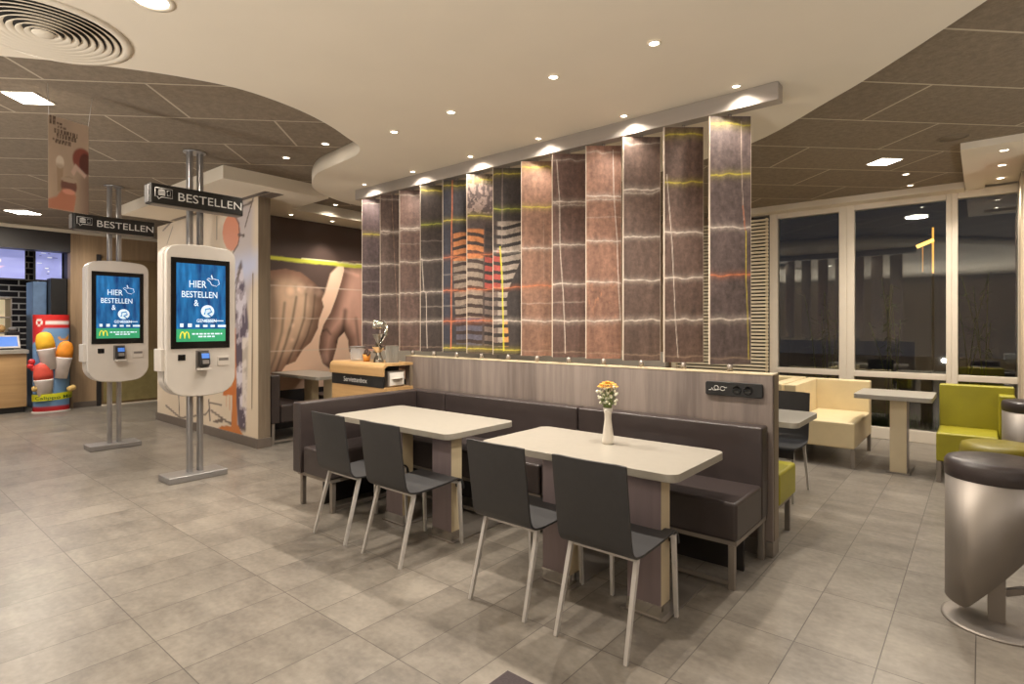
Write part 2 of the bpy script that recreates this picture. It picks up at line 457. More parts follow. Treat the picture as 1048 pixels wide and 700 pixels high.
# ---- fin wall with a print (faces the camera), wooden end
FX0, FX1, FY0, FY1 = -9.97, -6.68, 3.26, 3.42
struct(B(FX0, FX1, FY0 + .012, FY1, 0, ZS).build('wall_middle', M['finwood']))
struct(B(FX0 - .01, FX1 + .012, FY0 - .012, FY1 + .012, 0, .115).build('baseboard_middle', M['basegrey'], bevel=.004))
def FP(px, py):   # photo position on the fin -> (X, z)
    t = (px - 524) / FPX
    dx = -math.sin(YAW) + t * math.cos(YAW); dy = math.cos(YAW) + t * math.sin(YAW)
    d = FY0 / dy
    return (d * dx, HCAM - (py - 332.92) * d / FPX)
def MP(px, py, XW):   # photo position on a wall x = XW -> (Y, z)
    t = (px - 524) / FPX
    dx = -math.sin(YAW) + t * math.cos(YAW); dy = math.cos(YAW) + t * math.sin(YAW)
    d = XW / dx
    return (d * dy, HCAM - (py - 332.92) * d / FPX)
def fin_fn(U, V):
    C = np.zeros(U.shape + (3,)) + L3((226, 208, 184))
    C *= (1 + .05 * (fbm(U * 2, V * 2, 3) - .5))[..., None]
    P = lambda *q: [FP(x, y) for x, y in q]
    fill = lambda pts, c, w=.008: np.clip(.5 - sd_poly(U, V, P(*pts)) / w, 0, 1)
    line = lambda pts, r: np.clip(.5 - (sd_line(U, V, P(*pts)) - r) / .01, 0, 1)
    # pale grey blurred shadow beside the machine
    a = smooth(.12, -.05, sd_poly(U, V, P((246, 205), (257, 215), (256, 290), (247, 330), (243, 440), (238, 440), (240, 210))))
    C = over(C, L3((196, 186, 190)), a * .8)
    a = smooth(.2, -.1, sd_poly(U, V, P((240, 268), (262, 262), (262, 276), (240, 290))))
    C = over(C, L3((206, 212, 240)), a * .9)
    # grey glass fragments down the middle
    n = fbm(U * 9 + 2 * V, V * 7 - 3 * U, 11)
    a = smooth(.05, -.02, sd_poly(U, V, P((241, 280), (246, 268), (250, 300), (253, 330), (252, 380), (250, 440), (244, 440), (240, 400))))
    shard = np.where(n > .56, 1., 0.)[..., None] * L3((96, 84, 98)) + np.where(n > .56, 0., 1.)[..., None] * L3((176, 164, 172))
    shard = np.where((n < .42)[..., None], L3((222, 214, 222)), shard)
    C = over(C, shard, a)
    # orange disc
    C = over(C, L3((226, 146, 112)) * 1, fill([(236 + 9 * math.cos(t), 238 + 18.5 * math.sin(t)) for t in np.linspace(0, 2 * PI, 25)[:-1]], 0))
    C = over(C, L3((96, 70, 62)), line([(240, 221), (243.5, 228), (244.5, 240), (243, 250), (238, 258)], .012))
    C = over(C, L3((84, 66, 62)), line([(243, 240), (249, 241)], .016))
    # thin dark boughs
    for pts, r in [([(259, 200), (250, 232)], .014), ([(246, 212), (258, 206)], .014), ([(166, 236), (185, 216), (205, 213)], .012),
                   ([(196, 214), (232, 220)], .01), ([(221, 221), (221, 245)], .008), ([(170, 250), (176, 232)], .008), ([(240, 290), (246, 270), (240, 300), (240, 330)], .012),
                   ([(169, 415), (184, 428)], .014), ([(182, 400), (183, 428)], .016), ([(184, 428), (210, 424), (214, 418)], .012),
                   ([(213, 410), (214, 430)], .02), ([(214, 412), (226, 415)], .012), ([(215, 420), (232, 432), (250, 440)], .014)]:
        C = over(C, L3((112, 98, 90)), line(pts, r))
    C = over(C, L3((120, 104, 92)), fill([(217, 431), (226, 428), (228, 432), (219, 433)], 0))
    # pale board with a dark edge
    C = over(C, L3((234, 220, 200)), fill([(247, 345), (257, 345), (256, 418), (247, 416)], 0) * .6)
    C = over(C, L3((128, 104, 78)), line([(258, 280), (257.5, 350), (257, 418)], .014))
    # orange pour
    C = over(C, L3((206, 126, 66)), fill([(236, 345), (240.5, 335), (241, 400), (242, 434), (248, 446), (236, 444), (222, 439), (226, 436), (236, 436), (237, 400)], 0))
    C = over(C, L3((206, 118, 60)), fill([(228, 400), (240, 393), (241, 404), (227, 405)], 0))
    C = over(C, L3((214, 140, 84)), line([(231, 404), (231, 416)], .008)); C = over(C, L3((214, 140, 84)), line([(234, 404), (234.5, 420)], .008))
    return C
painted('trim_6', M['finpaint'], FX0, FX1, .11, ZS - .001, .02, fin_fn, lambda u, v: (u, FY0 + .01, v))
struct(bpy.data.objects['trim_6'])

# ---- left seating wall with the mural of hands
XM = -7.7
struct(B(XM - .15, XM, FY1, YW, 0, ZC).build('wall_left', M['darkgrey']))
def mural_fn(U, V):
    C = np.zeros(U.shape + (3,)) + L3((78, 62, 56))
    C *= (1 + .3 * (fbm(U * 3, V * 3, 4) - .5))[..., None]
    P = lambda pts: [MP(x, y, XM) for x, y in pts]
    z1 = lambda s: s
    def blob(pts, w=.01): return np.clip(.5 - sd_poly(U, V, P(pts)) / w, 0, 1)
    # pale ground between the hands
    C = over(C, L3((226, 190, 164)), blob([(332, 300), (338, 280), (350, 268), (420, 268), (420, 420), (262, 420), (268, 392), (310, 345)], .03))
    # left hand: back of the hand hanging down
    lh = [(240, 290), (276, 277), (292, 275), (308, 279), (322, 290), (331, 299), (329, 306), (331, 314), (326, 328), (325, 336), (318, 350), (310, 357), (302, 370), (292, 374), (288, 380), (278, 389), (262, 400), (240, 400)]
    d = sd_poly(U, V, P(lh)); a = np.clip(.5 - d / .012, 0, 1)
    tone = smooth(0, .32, -d)
    xs = U - MP(305, 320, XM)[0]
    cc = L3((132, 98, 80)) * (1 - tone[..., None]) + L3((214, 180, 152)) * tone[..., None]
    cc = cc * (1 - .35 * smooth(-.02, .30, xs))[..., None]
    for pts, w_, k_ in [([(303, 304), (299, 328), (292, 352), (281, 384)], .020, .62), ([(313, 301), (311, 326), (304, 348), (293, 374)], .018, .58), ([(322, 302), (320, 324), (314, 344), (304, 364)], .016, .5), ([(291, 310), (288, 340), (281, 366), (271, 392)], .022, .5)]:
        kn = sd_line(U, V, P(pts)); cc = cc * (1 - k_ * np.exp(-(kn / w_) ** 2))[..., None]
    for q in [(297, 297), (308, 295), (318, 296), (326, 299)]:
        c0 = MP(q[0], q[1], XM); dd = np.hypot((U - c0[0]) / 1.0, (V - c0[1]) / 1.2)
        cc = cc + L3((96, 84, 76)) * np.exp(-(dd / .06) ** 2)[..., None]
        cc = cc * (1 - .10 * np.exp(-((dd - .085) / .03) ** 2))[..., None]
    kn = sd_line(U, V, P([(277, 290), (279, 330), (274, 360), (268, 392)]))
    cc = cc * (1 - .6 * np.exp(-(kn / .10) ** 2))[..., None]
    for q, r in [((299, 333), .035), ((299, 348), .03), ((298, 359), .025), ((305, 296), .03), ((312, 295), .025)]:
        c0 = MP(q[0], q[1], XM); dd = np.hypot(U - c0[0], (V - c0[1]))
        cc = cc + (L3((120, 106, 96)) * np.exp(-(dd / r) ** 2)[..., None])
    cc *= (1 + .22 * (fbm(U * 14, V * 5, 9) - .5))[..., None]
    C = over(C, cc, a)
    # right hand: wrist coming down, thumb and bent finger
    rh = [(350, 268), (352, 276), (349, 288), (344, 304), (338, 320), (331, 332), (327, 345), (326, 358), (330, 372), (338, 378), (341, 366), (344, 356), (346, 346), (352, 340), (356, 348), (357, 360), (374, 368), (420, 380), (420, 268)]
    d = sd_poly(U, V, P(rh)); a = np.clip(.5 - d / .012, 0, 1)
    tone = smooth(0, .24, -d)
    cc = L3((104, 76, 64)) * (1 - tone[..., None]) + L3((196, 152, 134)) * tone[..., None]
    kn = sd_line(U, V, P([(327, 340), (334, 337), (338, 342)])); cc = cc * (1 - .5 * np.exp(-(kn / .02) ** 2))[..., None]
    kn = sd_line(U, V, P([(353, 318), (351, 338), (345, 350)])); cc = cc * (1 - .62 * np.exp(-(kn / .04) ** 2))[..., None]
    kn = sd_line(U, V, P([(364, 326), (366, 345), (368, 366)])); cc = cc * (1 - .5 * np.exp(-(kn / .03) ** 2))[..., None]
    c0 = MP(332, 366, XM); dd = np.hypot((U - c0[0]) / .07, (V - c0[1]) / .10); cc = cc + L3((110, 90, 82)) * np.exp(-dd ** 4)[..., None]
    kn = sd_line(U, V, P([(352, 277), (366, 282)])); cc = cc + L3((150, 130, 120)) * (.5 * np.exp(-(kn / .03) ** 2))[..., None]
    cc *= (1 + .2 * (fbm(U * 10, V * 5, 19) - .5))[..., None]
    C = over(C, cc, a)
    # green thread and thin pale threads
    z_g = MP(300, 266, XM)[1]
    n = .03 * (fbm(U * 5, V * 0, 21) - .5)
    C = over(C, L3((196, 196, 70)), np.clip(.5 - (np.abs(V - z_g - n) - .028) / .012, 0, 1))
    C = over(C, L3((226, 220, 170)), np.clip(.5 - (np.abs(V - z_g - .035 - n * 1.4) - .008) / .01, 0, 1) * (U > 4.4))
    for pz, w in [((330, 295), .007), ((345, 326), .006), ((345, 357), .005)]:
        zz = MP(pz[0], pz[1], XM)[1]
        C = over(C, L3((214, 194, 176)), np.clip(.5 - (np.abs(V - zz - .02 * (fbm(U * 4, V * 0, 33) - .5)) - w) / .01, 0, 1) * .7)
    return C * 1.25
mu = painted('trim_7', M['muralpaint'], FY1, 6.6, .55, 3.028, .016, mural_fn, lambda u, v: (XM + .008, u, v))
struct(mu)

# ---- far left: pale wood wall and counter opening
XL = -12.5
struct(B(XL - .2, XL, 2.72, YW, 0, ZC).build('wall_far', M['wallwood']))
struct(B(XL, XL + .05, -3, YW, 3.12, ZC - .001).build('trim_8', M['white']))
struct(B(XL - .01, XL + .10, -3, 2.72, 3.17 - .02, ZC - .001).build('trim_9', M['white']))
struct(B(XL - .3, XL, -3, 2.72, 2.78, 3.12).build('wall_far', M['darkgrey']))
struct(B(XL, XL + .012, 2.76, 3.1, 0, .1).build('baseboard_far', M['basegrey']))
d1 = struct(B(XL, XL + .04, 3.16, 4.2, .02, 2.72).build('door_1', M['doorwood'], bevel=.004))
B(XL + .04, XL + .055, 3.2, 4.16, .06, 1.0).build('panel', mat('door_gloss_panel', rgb(150, 136, 92), .15, var=.1), d1)
struct(B(XL, XL + .06, 3.1, 3.16, 0, 2.78).build('trim_10', M['dark']))
struct(B(XL + .04, XL + .12, 3.16, 4.2, 0, .02).build('trim_11', M['white']))

# ================================================================== PARTITION + LOUVRES
PY0, PY1, PX0, PX1 = 3.82, 3.94, -4.62, -1.02
pt = thing('partition', 'low grey-brown wood laminate partition behind the dark bench', 'partition', (-2.8, 3.9, 0))
def loc(o): return o.location
def child(mb, name, m, par, bevel=0, seg=2):
    """geometry given in world coordinates, stored relative to the parent"""
    p = par
    off = Vector((0, 0, 0)); rz = 0
    chain = []
    while p is not None: chain.append(p); p = p.parent
    Mx = Matrix.Identity(4)
    for q in reversed(chain): Mx = Mx @ Matrix.Translation(q.location) @ Matrix.Rotation(q.rotation_euler.z, 4, 'Z')
    mb.move(Mx.inverted())
    return mb.build(name, m, par, bevel, seg)
child(B(PX0, PX1, PY0, PY1, .10, 1.16), 'panel', M['partwood'], pt, .004)
child(B(PX0 + .002, PX1 + .004, PY0 - .004, PY1 + .004, 0, .10), 'plinth', M['steel'], pt, .003)
child(B(PX1, PX1 + .004, PY0 + .03, PY1, .10, 1.16), 'end_strip', M['finwood'], pt)
child(B(PX0, PX1 + .003, PY0 - .003, PY1 + .003, 1.16, 1.168), 'edge_strip', M['tableleg'], pt)

# socket strip on the partition
so = thing('socket_strip', 'black socket strip with a white line emblem on the partition', 'socket strip', (-1.26, PY0, 1.06))
so_out = [(-1.445, 1.02), (-1.435, 1.01), (-1.085, 1.01), (-1.075, 1.02), (-1.075, 1.093), (-1.085, 1.103), (-1.435, 1.103), (-1.445, 1.093)]
child(MB().prism(so_out, PY0 - .022, PY0 - .001, 'xz'), 'housing', M['black'], so, .004)
for sx in (-1.235, -1.165):
    m_ = MB(); t = MB().lathe([(.03, 0), (.03, .004), (.024, .004), (.022, .001), (0.0001, .001)], n=20)
    t.move(Matrix.Translation((sx, PY0 - .022, 1.056)) @ Matrix.Rotation(PI / 2, 4, 'X'))
    child(t, 'socket', M['blackgloss'], so)
em = MB()
for pts in [[(-1.42, 1.045), (-1.405, 1.045), (-1.4, 1.06), (-1.392, 1.045), (-1.37, 1.045)],
            [(-1.37 + .014 * math.cos(a), 1.062 + .014 * math.sin(a)) for a in np.linspace(-2, 4.3, 14)],
            [(-1.365, 1.046), (-1.345, 1.052)],
            [(-1.328 + .016 * math.cos(a), 1.058 + .013 * math.sin(a)) for a in np.linspace(.5, 5.8, 14)], [(-1.318, 1.064), (-1.30, 1.066)]]:
    em.tube([(x, PY0 - .0235, z) for x, z in pts], .0022, 6)
child(em, 'emblem', M['letter'], so)

# steel beam under the white ceiling
bm_ = thing('steel_beam', 'long brushed steel beam under the white ceiling carrying the printed louvres', 'beam', (-3.2, 3.9, ZS))
child(B(-5.52, -.99, 3.83, 3.93, 2.915, ZS - .001), 'beam_profile', M['beam'], bm_, .003)

# louvre panels ------------------------------------------------------
PW, PZ0, PZ1 = .284, 1.215, 2.90
NP = 13
def panel_fn(p):
    base = [(84, 68, 68), (90, 72, 65), (102, 80, 72), (62, 51, 47), (54, 49, 52), (76, 62, 59), (60, 52, 50), (132, 98, 80), (98, 74, 65), (136, 100, 83), (94, 75, 66), (92, 72, 63), (90, 76, 73)][p]
    def fn(U, V):
        v = 1 - V; n = fbm(U * 8 + p * 3.1, V * 9, p); n2 = fbm(U * 14 + p, V * 55, p + 50, 3)
        C = np.zeros(U.shape + (3,)) + L3(base)
        C = C * (1 + .7 * (n - .5) + .4 * (n2 - .5) * (1.3 if p in (0, 5, 11, 12) else .7))[..., None]
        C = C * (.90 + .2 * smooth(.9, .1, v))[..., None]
        wz = lambda s, a=.008: a * 3.2 * (fbm(U * 4 + p, V * 0 + s, s * 7) - .5)
        W = L3((214, 200, 186)); Yl = L3((196, 180, 66)); O = L3((206, 118, 74)); G = L3((178, 184, 72))
        if 4 <= p <= 6:
            s = (p - 4) + U      # 0..3 across the figure
            # orange / grey striped legs of a knitted figure
            for a_, b_, v0, v1 in [(.36, 1.48, .30, .96), (1.62, 2.9, .28, .96)]:
                lo = a_ + .12 * smooth(.45, .95, v) if a_ < 1 else a_ - .04 * v
                hi = b_ + (.12 - .1 * v if a_ < 1 else .06 - .52 * smooth(.42, .72, v) + .06 * smooth(.7, .95, v))
                inside = np.clip(.5 + np.minimum(s - lo, hi - s) / .03, 0, 1) * np.clip((v - v0) / .01, 0, 1) * np.clip((v1 - v) / .01, 0, 1)
                ph = v * 20.5 + .45 * np.sin((s - a_) * 2.4) * (1 if a_ < 1 else -1) * (1.2 - v) + .25 * (fbm(U * 3 + p, V * 3, 88) - .5)
                st = (ph - np.floor(ph)) > .40
                if a_ < 1:
                    light = np.where((v < .47)[..., None], L3((188, 120, 72)), L3((138, 122, 108)))
                    light = np.where((v > .8)[..., None], L3((84, 80, 92)), light)
                    drk = L3((58, 42, 36))
                else:
                    light = np.where((s < 2.14)[..., None], L3((112, 96, 88)), L3((158, 144, 132)))
                    red = (s < 2.25) & (v > .44) & (v < .64)
                    light = np.where(red[..., None], L3((164, 72, 62)), light)
                    light = np.where(((v > .82) & (s > 2.35))[..., None], L3((196, 140, 82)), light)
                    light = np.where(((v < .46) & (s < 2.1))[..., None], L3((66, 52, 48)), light)
                    drk = L3((48, 40, 38))
                cc = np.where(st[..., None], light, drk)
                cc = cc * (.75 + .45 * n)[..., None]
                C = over(C, cc, inside)
            C = over(C, L3((46, 48, 62)), np.clip((.28 - s) / .04, 0, 1) * .6)
            if p == 5:
                spk = (fbm(U * 14, V * 50, 77, 4) > .54) & (v < .22)
                C = over(C, L3((170, 146, 134)), spk * .5 * np.ones_like(U))
        def hl(vv, col, w=.0035, amp=.006, al=1.0, hal=None):
            nonlocal C
            dv = np.abs(v - vv - wz(vv, amp))
            C = over(C, col, np.clip(.5 - (dv - w * .42) / .004, 0, 1) * al * (.62 + .5 * fbm(U * 14, V * 0 + vv * 31, 5, 2)))
            C = over(C, col, np.exp(-(dv / (w * 3)) ** 2) * .22 * al)
        def vl(pts, col, w=.011, al=1.0):
            nonlocal C
            vs_, us_ = zip(*pts)
            uu = np.interp(v, vs_, us_) + .02 * (fbm(V * 9, U * 0 + p, p + 5) - .5)
            msk = (v >= vs_[0]) & (v <= vs_[-1])
            C = over(C, col, np.clip(.5 - (np.abs(U - uu) - w * .6) / .014, 0, 1) * msk * al * .85)
        yel = p in (3, 4, 5, 6, 7, 11, 12)
        hl(.03, Yl if yel else W, .007 if yel else .003, al=.9 if yel else .6)
        hl(.235 if p != 6 else .22, Yl if p in (0, 4, 5, 7, 11, 12) else (G if p in (3, 6) else W), .006)
        if p in (1, 2, 8, 9, 10): hl(.25, W, .003, .012, .7)
        hl(.447, O if p in (4, 5) else W, .005)
        hl(.64, O if p in (4, 5, 6, 7, 12) else W, .005, al=.95)
        hl(.82, O if p in (4, 5) else W, .006)
        if p in (7, 8, 3, 4): hl(.73, W, .002, .004, .4)
        if p in (2, 3, 9): hl(.335, W, .002, .004, .35)
        if p in (0, 4): hl(.55, W, .002, .004, .3)
        hl(.975, Yl if p in (4, 5, 6) else L3((170, 146, 126)), .006 if p in (4, 5, 6) else .002, .004, 1 if p in (4, 5, 6) else .6)
        if p == 1: vl([(0, .45), (.5, .58), (1, .78)], L3((190, 150, 130)), al=.8)
        if p == 3: vl([(.44, .05), (.64, .12), (.65, .2), (.98, .24)], W, .018)
        if p == 4: vl([(0, .34), (.3, .3), (.6, .3), (.98, .28)], O, .03)
        if p == 6: vl([(0, .3), (.42, .28)], L3((170, 150, 140)), .018, .7); vl([(.42, .22), (.6, .3), (.98, .34)], L3((214, 204, 50)), .035)
        if p == 7: vl([(.3, .68), (.62, .7)], L3((206, 180, 160)), .012, .4)
        if p == 8: vl([(.03, .12), (.22, .2), (.45, .22), (.8, .35), (.98, .38)], W, .018)
        if p == 9: vl([(.02, .76), (.22, .78), (.44, .88), (.66, .92), (.82, .97)], W, .018)
        if p == 11: vl([(.2, .05), (.48, .18), (.83, .28), (.98, .34)], W, .014, .9)
        if p == 12: vl([(.02, .76), (.25, .78), (.42, .82)], L3((196, 176, 160)), .012); vl([(.36, .80), (.46, .86)], O, .014); vl([(.46, .88), (.6, .88), (.98, .95)], L3((206, 186, 50)), .014)
        if p == 9:
            s_ = fbm(U * 12, V * 26, 61); C = over(C, L3((206, 140, 104)), np.clip((s_ - .62) * 6, 0, 1) * smooth(.12, 0, np.abs(v - .72)) * .6)
        return C
    return fn
PLABELS = ['mauve-brown printed louvre with a yellow thread, leftmost in the screen', 'brown printed louvre with a wandering pink thread, second from left',
           'brown printed louvre with pale double thread, third from left', 'near-black printed louvre with a yellow-green top thread, fourth from left',
           'printed louvre with orange stripes and orange vertical thread', 'printed louvre with speckled top and dark gap between striped legs',
           'printed louvre with grey stripes and a yellow vertical thread', 'copper-brown printed louvre with yellow upper thread, right of the striped figure',
           'dark brown printed louvre with white vertical thread, second right of striped figure', 'copper-brown printed louvre with white vertical thread along its right edge',
           'dark brown printed louvre without any vertical thread, third from right', 'brown printed louvre with white wavy vertical thread, second from right',
           'plum-brown printed louvre with a yellow vertical thread, rightmost in the screen']
aP = math.radians(39.7)
cd, sd = math.cos(aP), math.sin(aP)
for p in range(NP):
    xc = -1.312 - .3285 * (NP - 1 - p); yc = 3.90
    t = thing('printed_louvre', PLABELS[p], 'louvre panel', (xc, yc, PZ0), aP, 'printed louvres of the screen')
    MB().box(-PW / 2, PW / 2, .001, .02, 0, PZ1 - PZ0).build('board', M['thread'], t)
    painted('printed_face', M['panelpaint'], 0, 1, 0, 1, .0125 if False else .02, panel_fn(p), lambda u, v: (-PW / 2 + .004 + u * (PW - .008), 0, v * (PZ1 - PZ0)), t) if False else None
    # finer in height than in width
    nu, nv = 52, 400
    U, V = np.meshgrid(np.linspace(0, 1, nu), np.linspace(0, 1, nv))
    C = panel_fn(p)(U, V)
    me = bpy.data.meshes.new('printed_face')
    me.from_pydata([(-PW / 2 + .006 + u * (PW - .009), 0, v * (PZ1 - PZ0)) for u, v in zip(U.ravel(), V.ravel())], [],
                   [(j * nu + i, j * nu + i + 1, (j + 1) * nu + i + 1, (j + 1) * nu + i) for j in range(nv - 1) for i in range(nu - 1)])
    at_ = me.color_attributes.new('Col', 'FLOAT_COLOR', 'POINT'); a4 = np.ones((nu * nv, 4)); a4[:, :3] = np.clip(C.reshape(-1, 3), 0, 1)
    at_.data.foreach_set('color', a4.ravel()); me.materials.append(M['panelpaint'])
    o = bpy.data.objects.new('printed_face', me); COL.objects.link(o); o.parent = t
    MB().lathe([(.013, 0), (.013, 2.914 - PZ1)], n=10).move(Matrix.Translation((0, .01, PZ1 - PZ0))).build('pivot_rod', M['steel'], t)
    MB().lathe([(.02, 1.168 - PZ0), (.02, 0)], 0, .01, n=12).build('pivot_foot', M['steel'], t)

# ================================================================== BENCHES
def bench(name_label, x0, x1, legs, first=True):
    t = thing('bench', name_label, 'bench', ((x0 + x1) / 2, 3.5, 0))
    child(B(x0 + .003, x1 - .003, 3.2, 3.675, .27, .49), 'seat', M['leather'], t, .022, 4)
    child(B(x0 + .003, x1 - .003, 3.68, 3.805, .27, .845), 'backrest', M['leather'], t, .016, 4)
    child(B(x0 + .01, x1 - .01, 3.22, 3.79, .245, .27), 'frame', M['steel'], t)
    for x in legs:
        for y in (3.225, 3.765):
            child(B(x - .018, x + .018, y - .018, y + .018, 0, .248), 'leg', M['steel'], t, .003)
    child(B(x0 + .03, x1 - .03, 3.215, 3.235, .02, .045), 'floor_rail', M['steel'], t)
    child(B(x0 + .06, x1 - .06, 3.5, 3.52, .0, .245), 'kick_panel', M['dark'], t)
    return t
bench('dark brown leather bench with open right end, right of the seam behind the vase', -2.4, -1.04, (-1.075, -2.36))
bench('dark brown leather bench section between the corner and the middle seam', -3.885, -2.405, (-2.44, -3.85))
# corner section with the return towards the kiosks
t = thing('corner_bench', 'dark brown leather corner bench section with the arm running towards the camera', 'bench', (-4.15, 3.3, 0))
child(B(-4.395, -3.89, 3.682, 3.805, .27, .845), 'backrest', M['leather'], t, .016, 4)
child(B(-4.395, -4.275, 2.44, 3.68, .27, .845), 'backrest', M['leather'], t, .016, 4)
child(B(-4.272, -3.89, 2.46, 3.678, .27, .49), 'seat', M['leather'], t, .022, 4)
child(B(-4.38, -3.9, 2.48, 3.79, .245, .27), 'frame', M['steel'], t)
for x, y in [(-4.33, 2.5), (-3.93, 2.52), (-4.33, 3.76), (-3.93, 3.225)]:
    child(B(x - .018, x + .018, y - .018, y + .018, 0, .248), 'leg', M['steel'], t, .003)
child(B(-3.945, -3.92, 2.54, 3.2, .02, .045), 'floor_rail', M['steel'], t)
child(B(-4.2, -4.18, 2.6, 3.7, 0, .245), 'kick_panel', M['dark'], t)

# ================================================================== DINING TABLES
def rrect(x0, x1, y0, y1, r, n=6):
    out = []
    for cx, cy, a in [(x1 - r, y1 - r, 0), (x0 + r, y1 - r, PI / 2), (x0 + r, y0 + r, PI), (x1 - r, y0 + r, 1.5 * PI)]:
        out += [(cx + r * math.cos(a + PI / 2 * k / n), cy + r * math.sin(a + PI / 2 * k / n)) for k in range(n + 1)]
    return out
def table(label, x0, x1, y0, y1, legs, z=.75, rz=0, lw=.19, ld=.10, group=None, plate=True, swap=False):
    t = thing('table', label, 'table', ((x0 + x1) / 2, (y0 + y1) / 2, 0))
    child(MB().prism(rrect(x0, x1, y0, y1, .06), z - .042, z, smooth=True), 'tabletop', M['tabletop'], t, .003)
    for lx, ly in legs:
        w, d = (ld, lw) if swap else (lw, ld)
        lg = child(B(lx - w / 2, lx + w / 2, ly - d / 2, ly + d / 2, .065, z - .042), 'leg', M['tableleg'], t, .003)
        if not swap:
            child(B(lx - w / 2 + .002, lx + w / 2 - .002, ly - d / 2 - .004, ly - d / 2 + .001, .066, z - .043), 'front_panel', M['tablemauve'], lg)
        child(B(lx - w / 2 - .002, lx + w / 2 + .002, ly - d / 2 - .005, ly + d / 2 + .002, .008, .068), 'leg_shoe', M['chrome'], lg)
        if plate:
            child(B(lx - w / 2 - .03, lx + w / 2 + .03, ly - d / 2 - .02, ly + d / 2 + .42, 0, .009), 'base_plate', M['steel'], lg, .002)
    return t
table('cream laminate table carrying the flower vase, between bench and front chairs', -2.44, -1.14, 2.61, 3.31, [(-1.33, 2.71), (-1.88, 2.71)])
table('bare cream laminate table in the bench corner, left of the vase table', -4.09, -2.735, 2.62, 3.33, [(-2.875, 2.75), (-3.39, 2.75)])

# vase with flowers
vx, vy = -1.773, 3.06
v = thing('flower_vase', 'slim white vase with an orange bloom and small white flowers on the table', 'vase', (vx, vy, .75))
MB().lathe([(.0001, .001), (.036, .001), (.037, .01), (.034, .05), (.026, .11), (.021, .15), (.022, .185), (.030, .222), (.027, .222), (.018, .19), (.017, .15)], n=28).build('vase_body', M['vase'], v)
gm = mat('stem_green', rgb(112, 128, 66), .6, var=.2)
st = MB()
rr = random.Random(3)
tips = []
for k in range(64):
    a = rr.uniform(0, 2 * PI); r = rr.uniform(.008, .07); h = rr.uniform(.245, .355)
    p = (r * math.cos(a), r * math.sin(a), h); tips.append(p)
    st.tube([(0.2 * p[0], .2 * p[1], .17), (.45 * p[0], .45 * p[1], .24), p], .0012, 5)
st.tube([(0, 0, .17), (.002, 0, .36)], .003, 6)
st.build('stems', gm, v)
lf = MB()
for k in range(26):
    a = rr.uniform(0, 2 * PI); r = rr.uniform(.005, .04); h = rr.uniform(.225, .31)
    c = Vector((r * math.cos(a), r * math.sin(a), h)); dv = Vector((math.cos(a), math.sin(a), 1.2)).normalized() * .035; sv = Vector((-math.sin(a), math.cos(a), 0)) * .008
    lf.add([c, c + dv * .5 + sv, c + dv, c + dv * .5 - sv], [(0, 1, 2, 3)])
lf.build('leaves', gm, v)
wb = MB()
for p in tips: wb.ball(p, rr.uniform(.006, .0105), 7, 5)
stuff(wb.build('white_blossoms', mat('blossom_white', rgb(240, 236, 214), .7, var=.03), v))
ob = MB()
for ring, (n_, r_, h_, ln) in enumerate([(18, .004, .385, .012), (20, .014, .383, .02), (24, .026, .376, .024), (26, .036, .366, .024)]):
    for k in range(n_):
        a = 2 * PI * k / n_ + ring * .2
        ca, sa = math.cos(a), math.sin(a)
        w = .0055
        ob.add([(r_ * ca - w * sa, r_ * sa + w * ca, h_ - .008), (r_ * ca + w * sa, r_ * sa - w * ca, h_ - .008), ((r_ + ln) * ca + w * sa, (r_ + ln) * sa - w * ca, h_ - .003 * ring), ((r_ + ln * 1.25) * ca, (r_ + ln * 1.25) * sa, h_ - .004 - .004 * ring), ((r_ + ln) * ca - w * sa, (r_ + ln) * sa + w * ca, h_ - .003 * ring)], [(0, 1, 2, 3, 4)])
ob.ball((0, 0, .372), .02, 12, 8, .6)
ob.build('orange_bloom', mat('petal_orange', rgb(248, 190, 84), .6, var=.15, scale=60), v)

